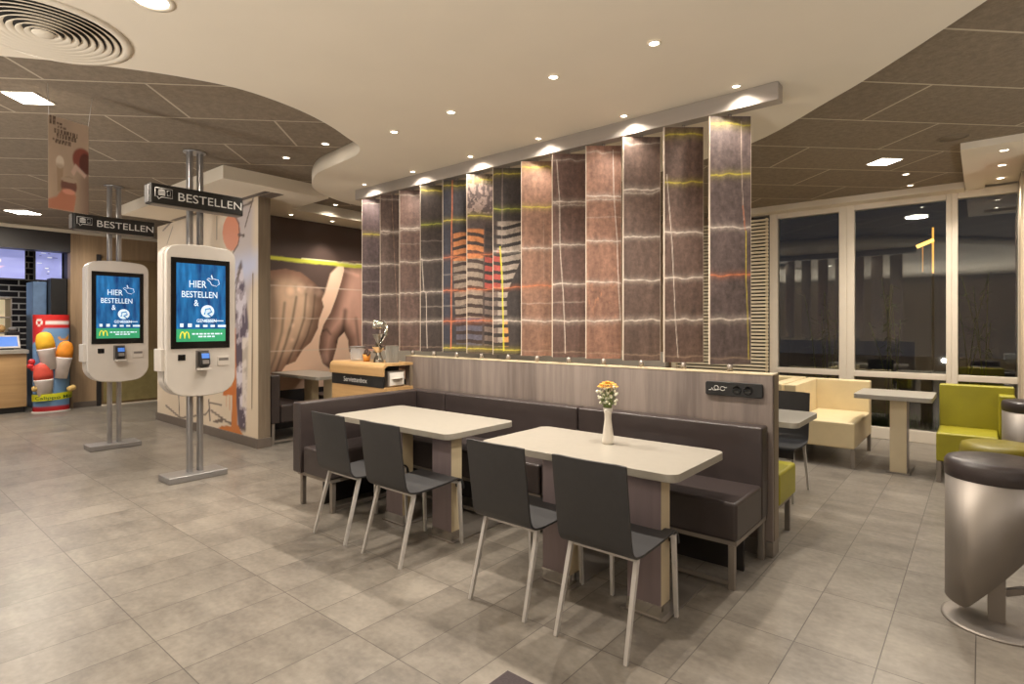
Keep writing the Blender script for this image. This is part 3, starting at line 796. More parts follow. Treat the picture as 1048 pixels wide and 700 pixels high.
# ================================================================== CHAIRS
def make_chair(label):
    """origin on the floor below the seat centre, back towards -y; rear feet at y=-.29"""
    t = thing('dining_chair', label, 'chair', (0, 0, 0), 0, 'anthracite chairs at the front tables')
    prof = [(-.303, .872), (-.294, .80), (-.28, .70), (-.263, .58), (-.250, .50), (-.242, .475), (-.225, .452), (-.19, .438), (-.10, .432), (.05, .436), (.15, .444), (.20, .447), (.230, .438), (.250, .414), (.258, .372)]
    cv = catmull(prof, 4)
    hw = lambda k: .196 if k < .55 else .193
    n = len(cv); cols = 9
    top, bot = [], []
    th = .011
    vs, fs = [], []
    for side in (0, 1):
        for i, (y, z) in enumerate(cv):
            a = cv[max(i - 1, 0)]; b = cv[min(i + 1, n - 1)]
            ty, tz = b[0] - a[0], b[1] - a[1]; l = math.hypot(ty, tz) or 1
            ny, nz = -tz / l, ty / l     # towards the sitter / up
            if ny < 0 and nz < 0: ny, nz = -ny, -nz
            s_ = .5 if side == 0 else -.5
            for c in range(cols):
                f = c / (cols - 1) * 2 - 1
                w = hw(i / n)
                bow = -.018 * (1 - f * f) * max(0, 1 - i / (n * .4))
                rnd = 0
                vs.append((f * w, y + ny * th * s_ + bow, z + nz * th * s_ - (.004 if i == 0 and abs(f) > .99 else 0)))
    N2 = n * cols
    for i in range(n - 1):
        for c in range(cols - 1):
            q = i * cols + c
            fs.append((q, q + cols, q + cols + 1, q + 1))
            fs.append((N2 + q, N2 + q + 1, N2 + q + cols + 1, N2 + q + cols))
    for i in range(n - 1):
        for c in (0, cols - 1):
            q = i * cols + c; r_ = q + cols
            fs.append((q, N2 + q, N2 + r_, r_) if c == 0 else (q, r_, N2 + r_, N2 + q))
    for c in range(cols - 1):
        for i in (0, n - 1):
            q = i * cols + c
            fs.append((q, q + 1, N2 + q + 1, N2 + q) if i == 0 else (q, N2 + q, N2 + q + 1, q + 1))
    mb = MB(); mb.add(vs, fs, True)
    o = mb.build('seat_shell', M['chair'], t)
    e = o.modifiers.new('es', 'EDGE_SPLIT'); e.split_angle = math.radians(50)
    for sx in (-1, 1):
        MB().tube([(sx * .176, -.165, .43), (sx * .186, -.288, 0)], .0155, 4, .0125, True).build('leg', M['legmetal'], t)
        MB().tube([(sx * .178, .226, .425), (sx * .184, .246, 0)], .0155, 4, .0125, True).build('leg', M['legmetal'], t)
    MB().box(-.17, .17, -.17, -.15, .408, .426).box(-.17, .17, .2, .22, .412, .430).build('under_frame', M['legmetal'], t)
    return t
ch = make_chair('anthracite shell chair at the vase table, right one nearest the camera')
CY = 2.493
ch.location = (-1.375, CY, 0)
dup(ch, (-1.94, CY, 0), 0, 'anthracite shell chair at the vase table, left one with the seam of the bench behind')
dup(ch, (-2.90, CY - .005, 0), 0, 'anthracite shell chair at the bare corner table, right one')
dup(ch, (-3.475, CY - .005, 0), 0, 'anthracite shell chair at the bare corner table, leftmost of all front chairs')

# ================================================================== KIOSKS
def round_outline(y0, y1, z0, z1, rt, rb, arch=.02, belly=.05, n=8):
    """kiosk face outline in (y,z)"""
    pts = []
    cy = (y0 + y1) / 2
    def arc(cx, cz, r, a0, a1): return [(cx + r * math.cos(a0 + (a1 - a0) * k / n), cz + r * math.sin(a0 + (a1 - a0) * k / n)) for k in range(n + 1)]
    pts += arc(y0 + rb, z0 + rb, rb, PI, 1.5 * PI)
    for k in range(1, 8):
        f = k / 8; y = y0 + rb + (y1 - y0 - 2 * rb) * f
        pts.append((y, z0))
    pts += arc(y1 - rb, z0 + rb, rb, 1.5 * PI, 2 * PI)
    pts += arc(y1 - rt, z1 - rt, rt, 0, PI / 2)
    for k in range(1, 8):
        f = k / 8; pts.append((y1 - rt - (y1 - y0 - 2 * rt) * f, z1))
    pts += arc(y0 + rt, z1 - rt, rt, PI / 2, PI)
    out = []
    for y, z in pts:
        q = 1 - ((y - cy) / ((y1 - y0) / 2)) ** 2
        if z > (z0 + z1) / 2: z += arch * (q - 1)
        else: z -= belly * (q - 1)
        out.append((y, z))
    return out
SCR = glow('screen_blue', rgb(22, 84, 150), .9)
def screen_mat():
    m, nt, b = nodes('kiosk_screen_image'); N, L = nt.nodes, nt.links
    tc = N.new('ShaderNodeTexCoord'); mp = N.new('ShaderNodeMapping'); L.new(tc.outputs['Object'], mp.inputs[0]); mp.inputs['Scale'].default_value = (1, 6, 1.2)
    nz = N.new('ShaderNodeTexNoise'); nz.inputs['Scale'].default_value = 3; nz.inputs['Detail'].default_value = 5; L.new(mp.outputs[0], nz.inputs['Vector'])
    cr = N.new('ShaderNodeValToRGB'); cr.color_ramp.elements[0].position = .3; cr.color_ramp.elements[1].position = .75
    cr.color_ramp.elements[0].color = rgb(12, 52, 108); cr.color_ramp.elements[1].color = rgb(40, 128, 196)
    L.new(nz.outputs['Fac'], cr.inputs[0]); L.new(cr.outputs[0], b.inputs['Base Color']); L.new(cr.outputs[0], b.inputs['Emission Color'])
    b.inputs['Emission Strength'].default_value = .36; b.inputs['Roughness'].default_value = .2
    return m
M['screen'] = screen_mat()
M['scr_green'] = glow('screen_green', rgb(50, 150, 104), .45)
M['scr_white'] = glow('screen_white', rgb(206, 226, 240), .5)
M['scr_yellow'] = glow('screen_yellow', rgb(214, 206, 60), .5)
M['devblue'] = glow('device_blue', rgb(60, 110, 190), .5)
def kiosk(X, label, slabel, far):
    dY = -.07 if far else 0
    Y0, Y1 = 1.96 + dY, 2.59 + dY
    cy = 2.26 + dY
    t = thing('order_kiosk', label, 'kiosk', (X - .14, cy, 0), 0, 'order kiosks')
    A = lambda mb, n, m, par=t, bv=0, sg=2: child(mb, n, m, par, bv, sg)
    A(B(X - .27, X + .0, 1.985 + dY, 2.515 + dY, 0, .06), 'base_plate', M['alu'], t, .008)
    for y in (2.215 + dY, 2.31 + dY):
        A(MB().prism(rrect(X - .175, X - .105, y - .022, y + .022, .012, 3), .055, ZC - .001), 'pole', M['alu'])
    A(MB().lathe([(.10, ZC - .012), (.10, ZC - .002)], X - .14, cy, n=24), 'ceiling_flange', M['alu'])
    body = A(MB().prism(round_outline(Y0, Y1, .80, 2.25, .085, .14, .03, .045), X - .06, X + .0, 'yz', True), 'housing', M['kiosk'], t, .012, 3)
    A(MB().prism(round_outline(Y0 + .03, Y1 - .03, .83, 2.22, .08, .12, .03, .04), X - .10, X - .055, 'yz', True), 'shadow_gap', M['gap'])
    A(MB().prism(round_outline(Y0, Y1, .80, 2.25, .085, .14, .03, .045), X - .215, X - .095, 'yz', True), 'rear_housing', M['kiosk'], t, .012, 3)
    A(B(X - .2, X - .03, Y0 - .035, Y0 + .02, 1.05, 1.26), 'side_bracket', M['kiosk'], t, .008)
    sc_ = A(B(X + .0, X + .008, 2.0 + dY, 2.53 + dY, 1.26, 2.115), 'screen_frame', M['blackgloss'], t, .002)
    u0, u1, w0, w1 = 2.045 + dY, 2.487 + dY, 1.325, 2.065
    ds = A(B(X + .0082, X + .0105, u0, u1, w0 + .12, w1), 'display', M['screen'], sc_)
    A(B(X + .0082, X + .0105, u0, u1, w0, w0 + .12), 'green_banner', M['scr_green'], sc_)
    xd, yd = (0, 1, 0), (0, 0, 1)
    xf = X + .011
    for s_, (yy, zz), sz in [('HIER', (u0 + .105, 1.84), .095), ('BESTELLEN', (u0 + .04, 1.745), .084), ('&', (u0 + .15, 1.665), .085), ('GENIESSEN', (u0 + .175, 1.508), .046)]:
        A(text_mb(s_, sz, (xf, yy, zz), xd, yd, bold=.0006, xs=.80), 'screen_lettering', M['scr_white'], sc_)
    g = MB()
    ccy, ccz, R_ = u0 + .275, 1.615, .06
    g.prism([(ccy + R_ * math.cos(a), ccz + R_ * math.sin(a)) for a in np.linspace(0, 2 * PI, 30)[:-1]], xf, xf + .001, 'yz')
    A(g, 'plate_icon', M['scr_white'], sc_)
    k = MB()
    k.tube([(xf + .003, ccy - .03, ccz - .03), (xf + .003, ccy - .02, ccz + .02), (xf + .003, ccy + .02, ccz + .028), (xf + .003, ccy + .035, ccz - .005), (xf + .003, ccy + .005, ccz - .02)], .008, 6)
    k.tube([(xf + .003, ccy - .005, ccz - .02), (xf + .003, ccy + .03, ccz - .05)], .006, 6)
    A(k, 'burger_icon', mat('icon_blue', rgb(60, 130, 180), .5, emit=.3), sc_)
    hnd = MB()
    hy, hz = u0 + .315, 1.90
    hp = [(-.01, .07), (.004, .03), (-.045, .045), (-.058, .03), (-.02, .0), (-.005, -.035), (.05, -.05), (.085, -.02), (.075, .03), (.05, .032), (.03, .038), (.012, .036), (-.006, .085), (-.01, .07)]
    hnd.tube([(xf + .001, hy + a * .8, hz + b * .8) for a, b in hp], .003, 5)
    A(hnd, 'hand_icon', M['scr_white'], sc_)
    for j, wd in enumerate([.03, .035, .035, .04, .04, .075]):
        yy = u0 + .03 + j * .068
        A(MB().box(xf, xf + .0005, yy, yy + wd, w0 + .138, w0 + .138 + (.034 if j < 2 else .022)), 'pictogram', M['scr_white'], sc_)
    A(MB().box(xf, xf + .0005, u1 - .2, u1 - .02, w0 + .195, w0 + .203), 'caption_line', M['scr_white'], sc_)
    lt = MB()
    rl = random.Random(4)
    for zz, a, b in [(w0 + .066, .135, .41), (w0 + .04, .19, .34)]:
        y = u0 + a
        while y < u0 + b:
            l = rl.uniform(.02, .045); lt.box(xf, xf + .0005, y, min(y + l, u0 + b), zz, zz + .014); y += l + .009
    A(lt, 'banner_lines', M['scr_white'], sc_)
    mm = MB()
    my, mz = u0 + .07, w0 + .03
    for sg in (-1, 1):
        mm.tube([(xf + .002, my + sg * (.019 - .019 * math.cos(a)) if False else my + sg * .0195 + .0195 * math.cos(a) * 1.0, mz + .062 * math.sin(a)) for a in np.linspace(0, PI, 14)], .0052, 6)
    A(mm, 'arches_logo', M['scr_yellow'], sc_)
    # lower devices
    A(B(X + .0, X + .006, 2.06 + dY, 2.125 + dY, 1.15, 1.205), 'scanner_window', M['blackgloss'], t, .003)
    cr_ = A(B(X + .0, X + .004, 2.215 + dY, 2.335 + dY, 1.06, 1.24), 'reader_recess', M['kioskgrey'], t, .002)
    rd = A(MB().prism([(1.075, .004), (1.09, .075), (1.19, .055), (1.225, .004)][::-1] and [(X + .004, 1.085), (X + .05, 1.085), (X + .085, 1.11), (X + .06, 1.22), (X + .004, 1.232)], 2.235 + dY, 2.32 + dY, 'xz'), 'card_reader', M['black'], t, .008)
    A(MB().add([(X + .0770, 2.243 + dY, 1.165), (X + .0770, 2.312 + dY, 1.165), (X + .0645, 2.312 + dY, 1.212), (X + .0645, 2.243 + dY, 1.212)], [(0, 1, 2, 3)]), 'reader_display', M['devblue'], rd)
    A(MB().add([(X + .0867, 2.248 + dY, 1.113), (X + .0867, 2.307 + dY, 1.113), (X + .0785, 2.307 + dY, 1.150), (X + .0785, 2.248 + dY, 1.150)], [(0, 1, 2, 3)]), 'reader_keypad', M['kioskgrey'], rd)
    A(B(X + .0, X + .09, 2.225 + dY, 2.33 + dY, 1.052, 1.072), 'reader_tray', M['kiosk'], t, .003)
    sl = A(B(X + .0, X + .01, 2.415 + dY, 2.525 + dY, 1.085, 1.175), 'receipt_slot', M['kiosk'], t, .003)
    A(B(X + .0102, X + .0115, 2.425 + dY, 2.515 + dY, 1.135, 1.16), 'slot_opening', M['kioskgrey'], sl)
    # overhead sign
    s_ = thing('order_sign', slabel, 'sign', (X + .02, 2.22 + dY, 2.66), 0, 'order signs above the kiosks')
    out = rrect(X - .05, X + .085, 1.80, 2.635, .03, 5)
    D = lambda mb: mb.move(Matrix.Translation((0, dY, 0)))
    A(D(MB().prism(out, 2.575, 2.752, smooth=True)), 'sign_box', M['signblack'], s_, .004)
    A(D(B(X - .035, X + .068, 1.796, 1.803, 2.585, 2.742)), 'end_cap', M['alu'], s_, .003)
    A(D(B(X - .03, X + .075, 1.83, 2.62, 2.568, 2.576)), 'underside_strip', M['steel'], s_)
    A(D(text_mb('BESTELLEN', .108, (X + .086, 2.025, 2.625), xd, yd, depth=.001, xs=1.13)), 'lettering', M['letter'], s_)
    bub = [(1.845, 2.715), (1.845, 2.635), (1.865, 2.635), (1.873, 2.615), (1.893, 2.635), (1.985, 2.635), (1.985, 2.715), (1.845, 2.715)]
    bub2 = [(1.942, 2.7), (1.945, 2.655), (1.966, 2.655), (1.969, 2.7), (1.942, 2.7)]
    sbl = A(D(MB().tube([(X + .087, a, b) for a, b in bub], .0035, 6)), 'speech_bubble_icon', M['letter'], s_)
    A(D(MB().prism([(1.868, 2.687), (1.873, 2.70), (1.897, 2.708), (1.922, 2.70), (1.927, 2.687)], X + .085, X + .087, 'yz')), 'burger_icon', M['letter'], s_)
    A(D(B(X + .085, X + .087, 1.868, 1.927, 2.672, 2.681)), 'burger_icon', M['letter'], s_)
    A(D(B(X + .085, X + .087, 1.87, 1.925, 2.652, 2.666)), 'burger_icon', M['letter'], s_)
    A(D(MB().tube([(X + .087, a, b) for a, b in bub2], .003, 6)), 'drink_icon', M['letter'], s_)
    return t
kiosk(-5.765, 'white self-order kiosk with blue screen, nearer one beside the printed wall', 'black BESTELLEN sign above the nearer kiosk', False)
kiosk(-7.975, 'white self-order kiosk with blue screen, farther one in front of the wood wall', 'black BESTELLEN sign above the farther kiosk', True)

# ================================================================== hanging poster
ps = thing('hanging_poster', 'beige printed poster hanging on strings left of the kiosk signs', 'poster', (-5.055, 1.09, 2.3), 0)
def poster_fn(U, V):
    C = np.zeros(U.shape + (3,)) + L3((206, 184, 164))
    C = C * (.9 + .3 * (fbm(U * 3, V * 2, 8) - .4))[..., None]
    e = lambda x, y, a, b, w=.05: np.clip(.5 - (np.hypot((U - x) / a, (V - y) / b) - 1) / w, 0, 1)
    C = over(C, L3((120, 92, 84)), smooth(.5, 1.1, U) * smooth(.65, .35, V) * .8)
    C = over(C, L3((150, 84, 74)), e(.84, .60, .25, .13, .2))
    C = over(C, L3((104, 60, 54)), e(.92, .56, .16, .12, .2))
    C = over(C, L3((222, 196, 184)), np.clip(.5 - sd_poly(U, V, [(.55, .44), (.66, .54), (.95, .44), (.9, .40), (.7, .47), (.62, .40)]) / .02, 0, 1))
    C = over(C, L3((236, 224, 210)), e(.28, .52, .10, .07, .2))
    C = over(C, L3((160, 130, 100)), np.clip(.5 - sd_poly(U, V, [(.2, .50), (.36, .5), (.34, .2), (.22, .2)]) / .03, 0, 1) * .5)
    C = over(C, L3((132, 92, 84)), e(.5, .28, .2, .10, .2))
    C = over(C, L3((196, 176, 158)), e(.5, .345, .2, .03, .2))
    C = over(C, L3((206, 140, 116)), np.clip(.5 - sd_poly(U, V, [(0, .10), (.2, .14), (.35, .24), (.6, .22), (.68, .18), (.62, .0), (.0, .0)]) / .03, 0, 1))
    C = over(C, L3((236, 170, 150)), e(.5, .215, .16, .03, .3))
    rl = random.Random(8)
    for z, a, b, h in [(.955, .03, .16, .05), (.93, .2, .32, .012), (.90, .22, .38, .012), (.85, .14, .68, .024), (.80, .2, .68, .026), (.75, .1, .5, .01), (.725, .16, .5, .01)]:
        x = a
        while x < b:
            w = rl.uniform(.04, .075)
            m_ = (U > x) & (U < x + w) & (np.abs(V - z) < h)
            C = over(C, L3((70, 48, 40)), m_ * .85 * (.6 + .4 * (hsh(np.floor(U * 60), np.floor(V * 70), 2) > .35)))
            x += w + .02
    return C
bd = painted('printed_sheet', M['muralpaint'], 0, 1, 0, 1, .012, poster_fn, lambda u, v: (.038 - .075 * u, -.125 + .25 * u, v * .655), ps)
MB().add([(.034, -.125, 0), (-.041, .125, 0), (-.041, .125, .655), (.034, -.125, .655)], [(0, 3, 2, 1)]).build('back_sheet', M['paper'], ps)
MB().tube([(.036, -.122, .65), (.045, -.13, ZC - 2.3)], .0015, 5).build('string', M['legmetal'], ps)
MB().tube([(-.037, .122, .65), (-.05, .15, ZC - 2.3)], .0015, 5).build('string', M['legmetal'], ps)

# ================================================================== CEILING FIXTURES
def downlight(x, y, z, r, label, power=0, group=None, cone=110, soft=.05, col=(1, .91, .79)):
    t = thing('downlight', label, 'ceiling light', (x, y, z), 0, group)
    MB().lathe([(r * 1.35, -.001), (r * 1.35, -.006), (r * 1.02, -.009), (r * .96, -.002)], n=24, cap=False).build('trim_ring', M['white'], t)
    MB().lathe([(.0001, -.004), (r * .98, -.004)], n=24, cap=False).build('lamp_lens', M['led'], t)
    if power:
        l = bpy.data.lights.new('spot', 'SPOT'); l.energy = power; l.spot_size = math.radians(cone); l.spot_blend = .8; l.shadow_soft_size = soft; l.color = col
        o = bpy.data.objects.new('spot', l); COL.objects.link(o); o.location = (x, y, z - .03); 
    return t
G1 = 'downlights in the white ceiling'
for i, (x, y) in enumerate([(-1.38, 2.88), (-2.05, 2.87), (-2.96, 2.87), (-3.61, 2.87)]):
    downlight(x, y, ZS, .028, 'small downlight in the white ceiling over the tables, %s from the right' % ['first', 'second', 'third', 'fourth'][i], 92, G1, 130, .025)
for i, x in enumerate([-1.22, -2.03, -2.82, -3.6, -4.4, -5.21]):
    downlight(x, 3.735, ZS, .024, 'small downlight beside the steel beam, %s from the right' % ['first', 'second', 'third', 'fourth', 'fifth', 'sixth'][i], 15, G1, 150, .035)
downlight(-3.04, .97, ZS, .075, 'large downlight in the white ceiling at the top edge of the view', 90, G1, 140)
for x, y, lb in [(-4.69, 2.93, 'small downlight in the brown ceiling beside the curved white edge'), (-5.38, 2.92, 'small downlight in the brown ceiling left of the curved white edge')]:
    downlight(x, y, ZC, .03, lb, 40, 'downlights in the brown ceiling', 120)
for x, y, lb in [(-.65, 7.66, 'small downlight in the brown ceiling near the middle window'), (-.66, 8.3, 'small downlight at the ceiling edge above the middle window')]:
    downlight(x, y, ZC, .03, lb, 40, 'downlights in the brown ceiling', 120)
for i, y in enumerate([7.1, 7.75, 8.42]):
    downlight(.165, y, 3.145, .035, 'downlight in the white ceiling box at the right, %s the camera' % ['nearest', 'middle one from', 'farthest from'][i], 30, 'downlights in the white ceiling box', 120)
for i, (x, y) in enumerate([(-6.95, 4.5), (-6.9, 4.95), (-6.8, 5.6)]):
    downlight(x, y, ZC, .03, 'downlight above the mural of hands, %s from the left' % ['first', 'second', 'third'][i], 30, 'downlights above the mural', 140)
# spot that grazes the mural
def spot(loc_, tgt, e, size, blend=.6, soft=.04, col=(1, .84, .66)):
    l = bpy.data.lights.new('spot', 'SPOT'); l.energy = e; l.spot_size = math.radians(size); l.spot_blend = blend; l.shadow_soft_size = soft; l.color = col
    o = bpy.data.objects.new('spot', l); COL.objects.link(o); o.location = loc_
    o.rotation_euler = (Vector(tgt) - Vector(loc_)).to_track_quat('-Z', 'Y').to_euler(); return o
for y in (4.1, 4.75, 5.4): 
    t_ = downlight(-7.42, y, ZS, .03, 'downlight in the white strip over the mural, %s' % {4.1: 'nearest the printed wall', 4.75: 'middle one', 5.4: 'farthest from the printed wall'}[y], {4.1: 0, 4.75: 34, 5.4: 0}[y], 'downlights in the strip over the mural', 90, .03)

def panel_light(x, y, z, s, label, power):
    t = thing('panel_light', label, 'ceiling light', (x, y, z), PI / 4, 'square panel lights')
    MB().box(-s / 2 - .012, s / 2 + .012, -s / 2 - .012, s / 2 + .012, -.006, -.001).build('frame', M['white'], t)
    MB().box(-s / 2, s / 2, -s / 2, s / 2, -.010, -.006).build('diffuser', M['panel_led'], t)
    l = bpy.data.lights.new('area', 'AREA'); l.energy = power; l.size = s; l.color = (1, .88, .72)
    o = bpy.data.objects.new('area', l); COL.objects.link(o); o.location = (x, y, z - .03); o.rotation_euler = (0, 0, PI / 4)
panel_light(-5.44, .93, ZC, .21, 'square panel light in the brown ceiling above the hanging poster', 40)
panel_light(-11.0, 1.82, ZC, .3, 'square panel light in the brown ceiling before the counter', 40)
panel_light(-.77, 6.93, ZC, .21, 'square panel light in the brown ceiling before the windows', 40)

# air diffuser
ad = thing('air_diffuser', 'round white ceiling air diffuser with concentric rings at the top left', 'air vent', (-3.79, .71, ZS))
MB().lathe([(.39, -.001), (.39, -.008), (.352, -.014), (.338, -.004)], n=64, cap=False).build('outer_ring', M['white'], ad)
MB().lathe([(.0001, -.002), (.34, -.002)], n=48, cap=False).build('dark_back', M['dark'], ad)
for k in range(8):
    r = .055 + .036 * k
    MB().lathe([(r - .004, -.004), (r + .022, -.026 + .001 * k), (r + .024, -.022 + .001 * k), (r, -.002)], n=56, cap=False).build('blade_ring', M['white'], ad)
MB().lathe([(.0001, -.028), (.045, -.026), (.05, -.018)], n=32, cap=False).build('centre_disc', M['white'], ad)
sp_ = thing('ceiling_speaker', 'flat round speaker disc in the brown ceiling at the right', 'speaker', (-.2, 6.45, ZC))
MB().lathe([(.0001, -.004), (.10, -.004), (.10, -.001)], n=32).build('grille', mat('speaker_grille', rgb(120, 106, 86), .7, var=.1, scale=200), sp_)
MB().lathe([(.10, -.001), (.10, -.007), (.115, -.005), (.118, -.001)], n=32, cap=False).build('rim', M['ceil_l'], sp_)

# ================================================================== SERVICE STATION
sx0, sx1, sy0, sy1, sz = -5.42, -4.5, 3.44, 3.84, 1.1
ss = thing('service_station', 'oak napkin station with black lettered band beside the bench corner', 'cabinet', ((sx0 + sx1) / 2, 3.64, 0))
prof = [(sy1, sz), (sy0 + .05, sz)] + [(sy0 + .05 - .05 * math.sin(a), sz - .05 + .05 * math.cos(a)) for a in np.linspace(.3, PI / 2, 6)] + [(sy0, .975), (sy0 + .02, .975), (sy0 + .02, sz - .05), (sy0 + .06, sz - .025), (sy1, sz - .025)]
child(MB().prism(prof, sx0, sx1, 'yz'), 'countertop', M['oak'], ss)
child(B(sx0 + .02, sx1 - .012, sy0 + .012, sy0 + .03, .86, .976), 'lettered_band', M['black'], ss)
child(text_mb('Serviettenbox', .072, (sx0 + .24, sy0 + .012, .895), (1, 0, 0), (0, 0, 1), depth=.002), 'lettering', M['letter'], ss)
child(B(sx0 + .02, sx1, sy0 + .014, sy1 - .002, 0, .86), 'cabinet_body', M['oak'], ss, .003)
child(B(sx0 + .02, sx0 + .04, sy0 + .03, sy1 - .002, .86, sz - .03), 'side_panel', M['oak'], ss)
child(B(sx0 + .04, sx1 - .25, sy0 + .032, sy1 - .002, .862, sz - .027), 'inner_box', M['dark'], ss)
child(B(sx1 - .02, sx1 - .004, sy1 - .05, sy1 - .004, .86, sz - .027), 'post', M['finwood'], ss)
nb = thing('napkin_box', 'chrome-edged napkin dispenser with white napkins in the station opening', 'napkin dispenser', (-4.6, 3.62, .863))
child(B(-4.72, -4.535, 3.53, 3.74, .863, 1.02), 'casing', M['steel'], nb, .01)
child(B(-4.535, -4.525, 3.545, 3.725, .875, 1.005), 'napkin_stack', M['paper'], nb, .004)
child(MB().add([(-4.526, 3.56, .94), (-4.526, 3.71, .94), (-4.47, 3.66, .955), (-4.47, 3.62, .95)], [(0, 1, 2, 3)]), 'pulled_napkin', M['paper'], nb)

# things on the station
def chrome_figure():
    x, y, z = -4.78, 3.60, sz
    t = thing('chrome_dispenser', 'shiny chrome hourglass dispenser with tilted lens head on the station', 'dispenser', (x, y, z))
    MB().lathe([(.0001, .001), (.055, .001), (.05, .03), (.03, .07), (.024, .1), (.05, .13), (.072, .16), (.05, .165), (.028, .18), (.026, .2), (.04, .24), (.07, .29), (.055, .295), (.03, .27)], n=10, smooth=False).build('body', M['chrome'], t)
    MB().tube([(.02, .01, .2), (.085, .03, .28), (.085, .03, .36), (.05, .02, .41)], .02, 10, .024).build('arm', M['chrome'], t)
    h = MB().lathe([(.0001, -.06), (.04, -.058), (.048, -.03), (.048, .05), (.04, .055), (.04, .04)], n=20)
    h.move(Matrix.Translation((.015, -.015, .385)) @ Matrix.Rotation(math.radians(-40), 4, 'Z') @ Matrix.Rotation(math.radians(80), 4, 'X'))
    h.build('head', M['chrome'], t)
    l = MB().lathe([(.0001, .045), (.038, .042)], n=20, cap=False)
    l.move(Matrix.Translation((.015, -.015, .385)) @ Matrix.Rotation(math.radians(-40), 4, 'Z') @ Matrix.Rotation(math.radians(80), 4, 'X'))
    l.build('lens', mat('blue_lens', rgb(60, 80, 130), .1, var=.3, scale=30), t)
chrome_figure()
rc = thing('ribbed_cup', 'grey ribbed cup standing on the right of the station', 'cup', (-4.635, 3.66, sz))
pr = []
for k in range(48):
    a = 2 * PI * k / 48; r = .062 + (.005 if k % 2 else -.003); pr.append((r * math.cos(a), r * math.sin(a)))
MB().prism(pr, .001, .165).build('cup_body', mat('grey_ribbed_metal', rgb(150, 146, 138), .4, .4, var=.05), rc)
MB().lathe([(.063, .165), (.066, .168), (.06, .171), (.05, .16)], n=32, cap=False).build('rim', M['steel'], rc)
oc = thing('wooden_cup', 'small orange wooden cup filled with dark pods on the station', 'cup', (-4.985, 3.6, sz))
MB().lathe([(.0001, .001), (.034, .001), (.042, .075), (.038, .075), (.034, .06), (.0001, .058)], n=24).build('cup_body', mat('orange_wood', rgb(206, 140, 60), .5, var=.1, scale=20), oc)
pods = MB(); rp = random.Random(2)
for k in range(26):
    a = rp.uniform(0, 2 * PI); r = rp.uniform(0, .04); pods.ball((r * math.cos(a), r * math.sin(a), .07 + rp.uniform(.0, .07) * (1 - r / .06)), .015, 7, 5)
stuff(pods.build('dark_pods', mat('pod_brown', rgb(78, 58, 46), .6, var=.2), oc))
gj = thing('storage_jar', 'wide clear jar of sugar sachets at the left of the station', 'jar', (-5.17, 3.62, sz))
gm_, gnt, gb = nodes('clear_acrylic'); gb.inputs['Base Color'].default_value = (.9, .9, .9, 1); gb.inputs['Alpha'].default_value = .3; gb.inputs['Roughness'].default_value = .08
MB().lathe([(.0001, .002), (.075, .002), (.08, .02), (.08, .11), (.072, .13), (.076, .14), (.07, .14), (.068, .128)], n=28).build('jar_body', gm_, gj)
pk = MB()
for k in range(16):
    a = rp.uniform(0, 2 * PI); r = rp.uniform(0, .045); c = Vector((r * math.cos(a), r * math.sin(a), .015 + .006 * k))
    u = Vector((math.cos(k * 1.3), math.sin(k * 1.3), .3)).normalized() * .022; w = Vector((-math.sin(k * 1.3), math.cos(k * 1.3), .1)).normalized() * .014
    pk.add([c - u - w, c + u - w, c + u + w, c - u + w], [(0, 1, 2, 3)])
stuff(pk.build('sachets', M['paper'], gj))
MB().lathe([(.07, .14), (.082, .143), (.082, .155), (.0001, .16)], n=28).build('lid', M['kioskgrey'], gj)

# ================================================================== LEFT BOOTH behind the printed wall
t = thing('table', 'cream table fixed in the booth below the mural of hands', 'table', (-7.05, 4.25, 0))
child(MB().prism(rrect(-7.68, -6.47, 3.93, 4.52, .05), .78, .82, smooth=True), 'tabletop', M['tabletop'], t, .003)
for lx in (-6.62, -7.1):
    child(B(lx - .1, lx + .1, 4.17, 4.27, .01, .78), 'leg', M['tableleg'], t, .003)
def booth(label, y0, y1, back):
    t = thing('booth_bench', label, 'bench', (-7.2, (y0 + y1) / 2, 0))
    if back < 0: ys, yb = (y0 + .13, y1), (y0, y0 + .12)
    else: ys, yb = (y0, y1 - .13), (y1 - .12, y1)
    child(B(-7.68, -6.72, ys[0], ys[1], .26, .48), 'seat', M['leather'], t, .02, 3)
    child(B(-7.68, -6.72, yb[0], yb[1], .26, .86), 'backrest', M['leather'], t, .016, 3)
    for x in (-7.62, -6.76):
        for y in (y0 + .04, y1 - .04): child(B(x - .018, x + .018, y - .018, y + .018, 0, .262), 'leg', M['steel'], t)
    child(B(-6.78, -6.755, y0 + .06, y1 - .06, .02, .045), 'floor_rail', M['steel'], t)
booth('dark leather booth bench with its back to the printed wall', 3.45, 3.98, -1)
booth('dark leather booth bench beyond the table below the mural', 4.5, 5.05, 1)

# ================================================================== BEHIND THE PARTITION (right part)
t = thing('green_bench', 'lime green seat bench against the far side of the partition', 'bench', (-1.9, 4.25, 0))
child(B(-2.9, -1.03, 4.02, 4.45, .27, .49), 'seat', M['green'], t, .02, 3)
child(B(-2.88, -1.05, 4.04, 4.43, .245, .27), 'frame', M['steel'], t)
for x in (-2.84, -1.08):
    for y in (4.07, 4.42): child(B(x - .016, x + .016, y - .016, y + .016, 0, .25), 'leg', M['steel'], t)
table('cream table behind the right end of the partition', -2.3, -1.05, 4.58, 5.28, [(-1.4, 4.9), (-1.95, 4.9)], plate=False)
c5 = dup(ch, (-1.385, 5.33, 0), PI, 'anthracite shell chair behind the right end of the partition')
dup(ch, (-1.85, 5.32, 0), PI, 'anthracite shell chair behind the partition, left of the one at its end') if False else None

